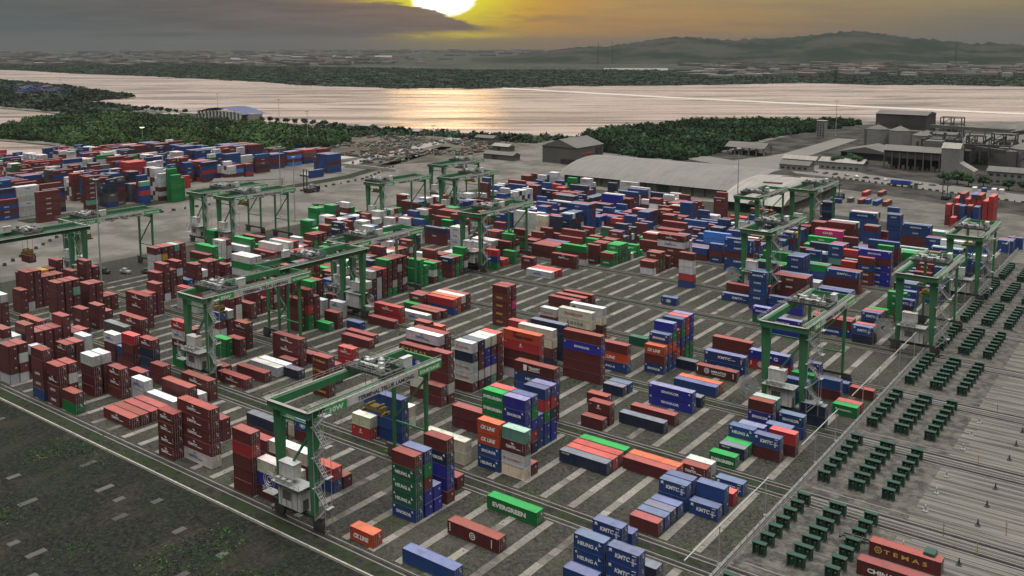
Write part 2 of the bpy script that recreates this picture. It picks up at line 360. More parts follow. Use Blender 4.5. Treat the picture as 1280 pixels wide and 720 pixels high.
sheet('apron_ground', [(-180, 508), (60, 484), (60, 610), (-180, 660)], -.035, gmat('apron_paving', lambda n, p: n.mix(n.ss(n.noise(p, .06, 6, .65), .38, .62), (.075, .072, .062), (.13, .122, .105)), .7, .2))
U = [111.4 + 35.6 * k for k in range(11)]
XL, XR = -345, 58
# rows of concrete support strips for the boxes
b = MB(); sb = MB()
for r_ in range(10):
    x = -104 + 6.9 * 5 + 0
    k = 5
    while x > XL:
        gs = random.uniform(.72, 1.08)
        if x + 1.7 < -63.2:
            y = U[r_] + 1.6
            while y < U[r_] + 29.5:
                ln = min(random.uniform(2.6, 4.6), U[r_] + 30 - y)
                g = random.uniform(.65, 1.1) * gs * (.23 if random.random() > .2 else .11)
                b.box(x, x + 1.7, y, y + ln - .07, -.5, .01 + random.uniform(-.015, .01), (g, g * .95, g * .83)); y += ln
        x -= 6.9
b.build('stacking_strip_pavement', mat('worn_concrete_strip', src='col', rough=.95, dirt=.85, dscale=1.6, spec=.08))['kind'] = 'structure'
b = MB()
for k in range(46):                                             # worn strips in the empty front ground
    x = -104 + 6.9 * (6 - k)
    for y in np.arange(36, 104, 4.2):
        if random.random() < (.50 if y < 72 else .12):
            g = random.uniform(.022, .06); b.box(x, x + 1.5, y, y + random.uniform(2, 4.1), -.4, .005 + random.uniform(-.05, .01), (g, g * .97, g * .88))
b.build('front_strip_pavement', M['col'])['kind'] = 'structure'
# crane rails: two rails and a trackbed between the rows
b = MB(); bb = MB(); tb = MB()
for k in range(10):
    for y in ((U[k], U[k] - 4.3) if k else (U[0],)):
        bb.box(XL, XR, y - .80, y - .58, -.3, .03); bb.box(XL, XR, y + .58, y + .80, -.3, .03)
        tb.box(XL, XR, y - .58, y + .58, -.3, -.02)
        b.box(XL, XR, y - .05, y + .05, -.1, .12)
bb.build('rail_kerb', M['concrete_dk'])['kind'] = 'structure'
tb.build('rail_trench_ground', mat('rail_trench', (.012, .012, .011), .9))['kind'] = 'structure'
tag(b.build('crane_rails', M['rail']), kind='structure')
for k in range(1, 10):
    sheet('trackbed_ground', [(XL, U[k] - 3.6), (-62.9, U[k] - 3.6), (-62.9, U[k] - .7), (XL, U[k] - .7)], -.03, M['grassy'])
b = MB()
for k in range(1, 10):
    for y in (U[k] - 3.2, U[k] - 1.9, U[k] - .95, U[k] + 1.2, U[k] - 5.4): b.box(-62, XR, y, y + .3, -.1, -.03, (.018, .018, .017))
    for y in (U[k] - 2.6, U[k] - 1.4): b.box(-62, XR, y, y + .5, -.1, .04, (.13, .125, .11))
b.build('service_trench_ground', M['col'])['kind'] = 'structure'
b = MB(); b.box(XL - 40, XR, 106.85, 107.15, -.2, .22); b.box(XL, XR, 56.6, 56.9, -.2, .12); b.box(XL, XR, 61.0, 61.3, -.2, .12)
structure(b.build('kerb', M['concrete']))
sheet('front_trackbed_ground', [(XL, 107.2), (XR, 107.2), (XR, 110.7), (XL, 110.7)], -.03, M['grassy'])
# long duct covers and grooves of the empty slab yard
b = MB()
for r_ in range(9):
    for j in range(6):
        y = U[r_] + 3.2 + j * 4.7
        b.box(-40 if j else -60, XR, y, y + .35, -.1, .03, (.14, .132, .115)); b.box(-61.5, XR, y + 1.3, y + 1.6, -.1, -.03, (.03, .03, .03))
        b.box(-38, XR, y + 2.4, y + 3.4, -.1, -.02, (.12, .113, .10))
b.build('slab_duct_pavement', M['col'])['kind'] = 'structure'
sheet('stand_bay_ground', [(-61.6, 107.3), (-40.5, 107.3), (-40.5, 440), (-61.6, 440)], -.045, gmat('stand_bay_slab', lambda n, p: n.mix(n.m('MULTIPLY', n.ss(n.noise(n.mapv(p, (.1, 1.6, 1)), 1., 5, .7), .5, .7), .6), n.mix(n.ss(n.noise(p, .35, 7, .75), .38, .62), (.045, .043, .038), (.12, .112, .096)), (.02, .02, .019))))
# boundary wall between the box yard and the slab yard
b = MB(); b.box(-62.9, -62.5, 107.2, 480, -.3, .75)
tag(b.build('boundary_wall', M['concrete_dk']), 'low grey concrete wall between the stacks and the empty slab yard', 'wall')

# ------------------------------------------------------------------ canopies (mangrove, far woods, trees)
def ico():
    t_ = (1 + 5 ** .5) / 2
    v = np.array([(-1, t_, 0), (1, t_, 0), (-1, -t_, 0), (1, -t_, 0), (0, -1, t_), (0, 1, t_), (0, -1, -t_), (0, 1, -t_), (t_, 0, -1), (t_, 0, 1), (-t_, 0, -1), (-t_, 0, 1)], float)
    v /= np.linalg.norm(v[0])
    f = np.array([(0, 11, 5), (0, 5, 1), (0, 1, 7), (0, 7, 10), (0, 10, 11), (1, 5, 9), (5, 11, 4), (11, 10, 2), (10, 7, 6), (7, 1, 8), (3, 9, 4), (3, 4, 2), (3, 2, 6), (3, 6, 8), (3, 8, 9), (4, 9, 5), (2, 4, 11), (6, 2, 10), (8, 6, 7), (9, 8, 1)])
    return v, f
IV, IF = ico()
def crowns(cx, cy, cz, rad, hgt, nleaf, leaf, base, var=.35):
    """arrays for crowns: a rough core each and many leaf faces round it (triangles)"""
    n_ = len(cx); V = []; F = []; K = []; off = 0
    for i in range(n_):
        rr, h_ = rad[i], hgt[i]; c = np.array(base[i]) * RNG.uniform(1 - var, 1 + var)
        core = IV * RNG.uniform(.62, .92, (12, 1)) * np.array([rr, rr, h_]) + (cx[i], cy[i], cz[i])
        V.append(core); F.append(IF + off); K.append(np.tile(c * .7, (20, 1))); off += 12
        d = RNG.normal(size=(nleaf, 3)); d /= np.linalg.norm(d, axis=1)[:, None]; d[:, 2] = np.abs(d[:, 2]) * 1.1 - .25
        q = d * RNG.uniform(.75, 1.12, (nleaf, 1)) * np.array([rr, rr, h_]) + (cx[i], cy[i], cz[i])
        u = RNG.normal(size=(nleaf, 3)); u /= np.linalg.norm(u, axis=1)[:, None]
        v = np.cross(u, d + RNG.normal(size=(nleaf, 3)) * .5); v /= np.linalg.norm(v, axis=1)[:, None] + 1e-9
        s_ = leaf * RNG.uniform(.5, 1.3, (nleaf, 1)) * (rr / 3.)
        tri = np.stack([q + u * s_, q - u * s_ * .6 + v * s_, q - u * s_ * .5 - v * s_], 1).reshape(-1, 3)
        V.append(tri); F.append(np.arange(nleaf * 3).reshape(-1, 3) + off); off += nleaf * 3
        K.append(c * RNG.uniform(.78, 1.25, (nleaf, 1)))
    return np.concatenate(V), np.concatenate(F), np.concatenate(K)
def inpoly(px, py, poly):
    r = np.zeros(len(px), bool); n_ = len(poly)
    for i in range(n_):
        x0, y0 = poly[i]; x1, y1 = poly[(i + 1) % n_]
        c = ((y0 > py) != (y1 > py)) & (px < (x1 - x0) * (py - y0) / (y1 - y0 + 1e-12) + x0); r ^= c
    return r
def wood(name, poly, step, rad, hgt, z, nleaf, leaf, base, label=None, cat='forest'):
    xs = [p_[0] for p_ in poly]; ys = [p_[1] for p_ in poly]
    gx, gy = np.meshgrid(np.arange(min(xs), max(xs), step), np.arange(min(ys), max(ys), step)); gx = gx.ravel(); gy = gy.ravel()
    gx = gx + RNG.uniform(-.5, .5, len(gx)) * step; gy = gy + RNG.uniform(-.5, .5, len(gy)) * step
    k = inpoly(gx, gy, poly); gx, gy = gx[k], gy[k]; n_ = len(gx)
    low = np.sin(gx * .021 + 1.3) * np.cos(gy * .027) * .5 + .5
    rr = rad * RNG.uniform(.6, 1.5, n_); hh_ = hgt * RNG.uniform(.55, 1.45, n_) * (.8 + .4 * low)
    bs = np.array(base)[None, :] * (.75 + .55 * low[:, None]) * RNG.uniform(.8, 1.2, (n_, 1)); bs[:, 0] *= RNG.uniform(.8, 1.3, n_)
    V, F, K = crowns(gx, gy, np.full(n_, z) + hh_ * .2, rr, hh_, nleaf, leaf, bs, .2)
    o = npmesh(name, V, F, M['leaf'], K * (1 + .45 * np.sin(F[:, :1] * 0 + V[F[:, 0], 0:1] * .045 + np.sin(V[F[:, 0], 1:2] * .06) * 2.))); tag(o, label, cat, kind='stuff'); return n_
wood('mangrove_forest', [(-1051, 474), (-1105, 524), (-1143, 584), (-1145, 614), (-1130, 659), (-1047, 664), (-960, 662), (-838, 660), (-780, 667), (-706, 645), (-647, 612), (-620, 548), (-650, 510), (-684, 470), (-711, 435), (-750, 420), (-813, 434), (-885, 441), (-952, 429)],
     6.2, 4.2, 6.0, .5, 60, .8, (.030, .058, .019), 'dense green mangrove wood between the inlet and the stacked boxes', 'forest')
wood('riverside_forest', [(-496, 792), (-470, 730), (-421, 690), (-367, 672), (-334, 678), (-330, 720), (-336, 760), (-345, 900), (-330, 1010), (-318, 1120), (-400, 1060), (-485, 1000), (-497, 880)],
     6.2, 4.2, 5.6, .5, 60, .8, (.018, .042, .016), 'dark green wood on the river bank behind the curved warehouse', 'forest')
wood('spit_woods', [(-2817, 1147), (-2472, 1120), (-2139, 1075), (-1770, 984), (-1553, 931), (-1512, 899), (-1491, 840), (-1468, 788), (-1398, 763), (-1289, 753), (-1204, 733), (-1181, 655), (-1213, 639), (-1332, 656), (-1458, 658), (-1567, 635)],
     11, 7, 4.5, 0, 22, 1.1, (.026, .038, .024), 'dark scrubby trees on the spit left of the river', 'forest')
# wooded far bank, a band of trees then patches further off
def inv(x, y):
    p_ = Vector(fwd) * 1157.5 + rt * (x - 640) - up * (y - 200); t_ = -H / p_.z; return (p_.x * t_, p_.y * t_)
fb = far[1:-1]
wood('far_bank_woods', fb + [(600, 3700), (-900, 3500), (-2200, 2700), (-4200, 2500), (-6500, 2900)], 40, 26, 4.6, -2.5, 24, .30, (.020, .034, .019), 'dark wooded far bank of the river', 'forest')
# far town: pale roofs in patches
b = MB()
for i in range(1500):
    px_ = random.uniform(-60, 1340); u_ = random.random()
    if px_ < 560: py_ = random.uniform(60.5, 76) if random.random() < .75 else random.uniform(76, 82)
    elif px_ < 860: py_ = random.uniform(61, 70)
    else: py_ = random.uniform(61.5, 96)
    if 470 < px_ < 780 and py_ > 66 and random.random() < .8: continue
    x, y = inv(px_, py_)
    if x < -11800 or y > 11800: continue
    dd = math.hypot(x, y); k = dd / 2600
    g = random.choice((.06, .1, .16, .3, .09)); cc = random.choice(((g, g * .95, g * .9), (g, g * .7, g * .6), (g, g, g)))
    wx, wy = random.uniform(10, 38) * k ** .6, random.uniform(8, 22) * k ** .6; h_ = random.uniform(5, 11) * max(1, k ** .35)
    b.box(x - wx, x + wx, y - wy, y + wy, -2, h_, cc)
tag(b.build('far_town_buildings', M['col']), 'hazy sheds and roofs scattered on the far side of the river', 'town', kind='stuff')
for (x0, x1, y0, c_) in ((820, 890, 91, .26), (755, 835, 87, .22), (1130, 1200, 93, .22), (215, 318, 73.5, .2), (330, 490, 71.5, .26)):
    a1 = inv(x0, y0); a2 = inv(x1, y0 + .8); a3 = inv(x1, y0 - 2.2); a4 = inv(x0, y0 - 2.4)
    sheet('clearing_ground', [a1, a2, a3, a4], -1.0, mat('clearing', (c_, c_ * .92, c_ * .85), .9, dirt=.3, dscale=.01))
# hills on the right
prof = [(600, 60), (700, 59.5), (760, 58), (788, 54), (815, 49.5), (840, 46.5), (862, 47.5), (880, 49), (915, 51), (940, 49), (975, 48.5), (1000, 46.5), (1025, 43.5), (1040, 42), (1060, 41), (1080, 42), (1100, 44), (1110, 45), (1128, 47.5), (1150, 49), (1175, 52), (1210, 55), (1240, 54.5), (1290, 57), (1340, 59)]
def pint(x): return float(np.interp(x, [a for a, _ in prof], [b_ for _, b_ in prof]))
V = []; nx, ny = 180, 14
for j in range(ny):
    tt = j / (ny - 1); dist = 4600 + 1900 * tt
    for i in range(nx):
        px_ = 590 + 770 * i / (nx - 1); d_ = Vector((*inv(px_, 120), 0)).normalized() * dist
        hh_ = 92.5 + (56 - pint(px_)) / 1157 * 6100
        k = math.sin(min(1, tt * 1.25) * math.pi / 2) ** 1.4 if tt < .8 else 1 - (tt - .8) * 2
        h_ = max(-1, (hh_ - 70) * k + 70 * k) + (math.sin(px_ * .37 + j * 1.7) * 4 + random.uniform(-7, 7)) * k
        e_ = min(1, max(0, (px_ - 592) / 150)); e_ = e_ * e_ * (3 - 2 * e_); h_ = h_ * (.05 + .95 * e_)
        V.append((d_.x, d_.y, h_ - 3 * (1 - k)))
F = [(j * nx + i, j * nx + i + 1, (j + 1) * nx + i + 1, (j + 1) * nx + i) for j in range(ny - 1) for i in range(nx - 1)]
o = npmesh('hills', np.array(V), np.array(F), gmat('hill_scrub', lambda n, p: n.mix(n.ss(n.noise(p, .003, 7, .65), .42, .6), (.010, .017, .010), (.040, .038, .030)), bump=0)); structure(o)
# masts and towers on the skyline
b = None
def lattice(name, px_, dist, h_, wdt, label):
    d_ = Vector((*inv(px_, 120), 0)).normalized() * dist; m_ = MB()
    for sx, sy in ((-1, -1), (1, -1), (1, 1), (-1, 1)): m_.bar((sx * wdt, sy * wdt, 0), (sx * wdt * .15, sy * wdt * .15, h_), wdt * .22)
    for k in range(6):
        z = h_ * k / 6; q = wdt * (1 - .85 * k / 6)
        for s_ in (-1, 1): m_.bar((-q, s_ * q, z), (q, s_ * q, z + h_ / 6), wdt * .12); m_.bar((s_ * q, -q, z), (s_ * q, q, z + h_ / 6), wdt * .12)
    for z in (.7, .82, .93): m_.bar((-wdt * 1.4, 0, h_ * z), (wdt * 1.4, 0, h_ * z), wdt * .2)
    tag(m_.build(name, M['crane_dk'], loc=(d_.x, d_.y, 0)), label, 'pylon', 'pylons far behind the river')
lattice('pylon', 1192, 4500, 112, 3, 'tall hazy pylon on the skyline at far right')
lattice('pylon', 747, 4500, 104, 2.4, 'hazy pylon on the skyline right of the sun')
lattice('pylon', 765, 4600, 106, 2.4, 'hazy pylon on the skyline left of the wooded hill')
lattice('pylon', 1068, 6000, 160, 3, 'hazy mast on top of the long hill')
def bridge(px_, label):
    d_ = Vector((*inv(px_, 74), 0)); m_ = MB()
    for s_ in (-1, 1): m_.bar((s_ * 16, 0, 0), (s_ * 4, 0, 92), 6, 6)
    m_.bar((-9, 0, 40), (9, 0, 40), 5); m_.bar((-5, 0, 84), (5, 0, 84), 4)
    e_ = tag(empty('cable_bridge_tower', (d_.x, d_.y, 0)), label, 'bridge tower'); m_.build('pylon_frame', M['wallpale'], e_)
    c_ = MB()
    for k in range(6):
        for s_ in (-1, 1): c_.tube((s_ * 6, 0, 88 - k * 8), (s_ * (120 - k * 17), 0, 12), .9, n=4)
    c_.build('cable', M['wallpale'], e_)
    dk_ = MB(); dk_.box(-140, 140, -6, 6, 9, 12); dk_.build('deck', M['wallgrey'], e_)
bridge(1060, 'pale cable bridge tower in the haze below the long hill')

o = tag(empty('wire_fence', (-61.8, 107.5, 0)), 'thin wire mesh fence on grey posts beside the low wall', 'fence')
b = MB()
for k in range(118): b.box(-.05, .05, k * 3.0 - .05, k * 3.0 + .05, 0, 2.5)
b.build('fence_posts', M['galv'], o)['kind'] = 'stuff'
b = MB()
for z in (.5, 1.1, 1.7, 2.3): b.box(-.025, .025, 0, 354, z, z + .05)
for k in range(1180): b.bar((0, k * .3, .1), (0, k * .3 + .3, 2.4), .018)
b.build('wire_mesh', M['galv'], o)

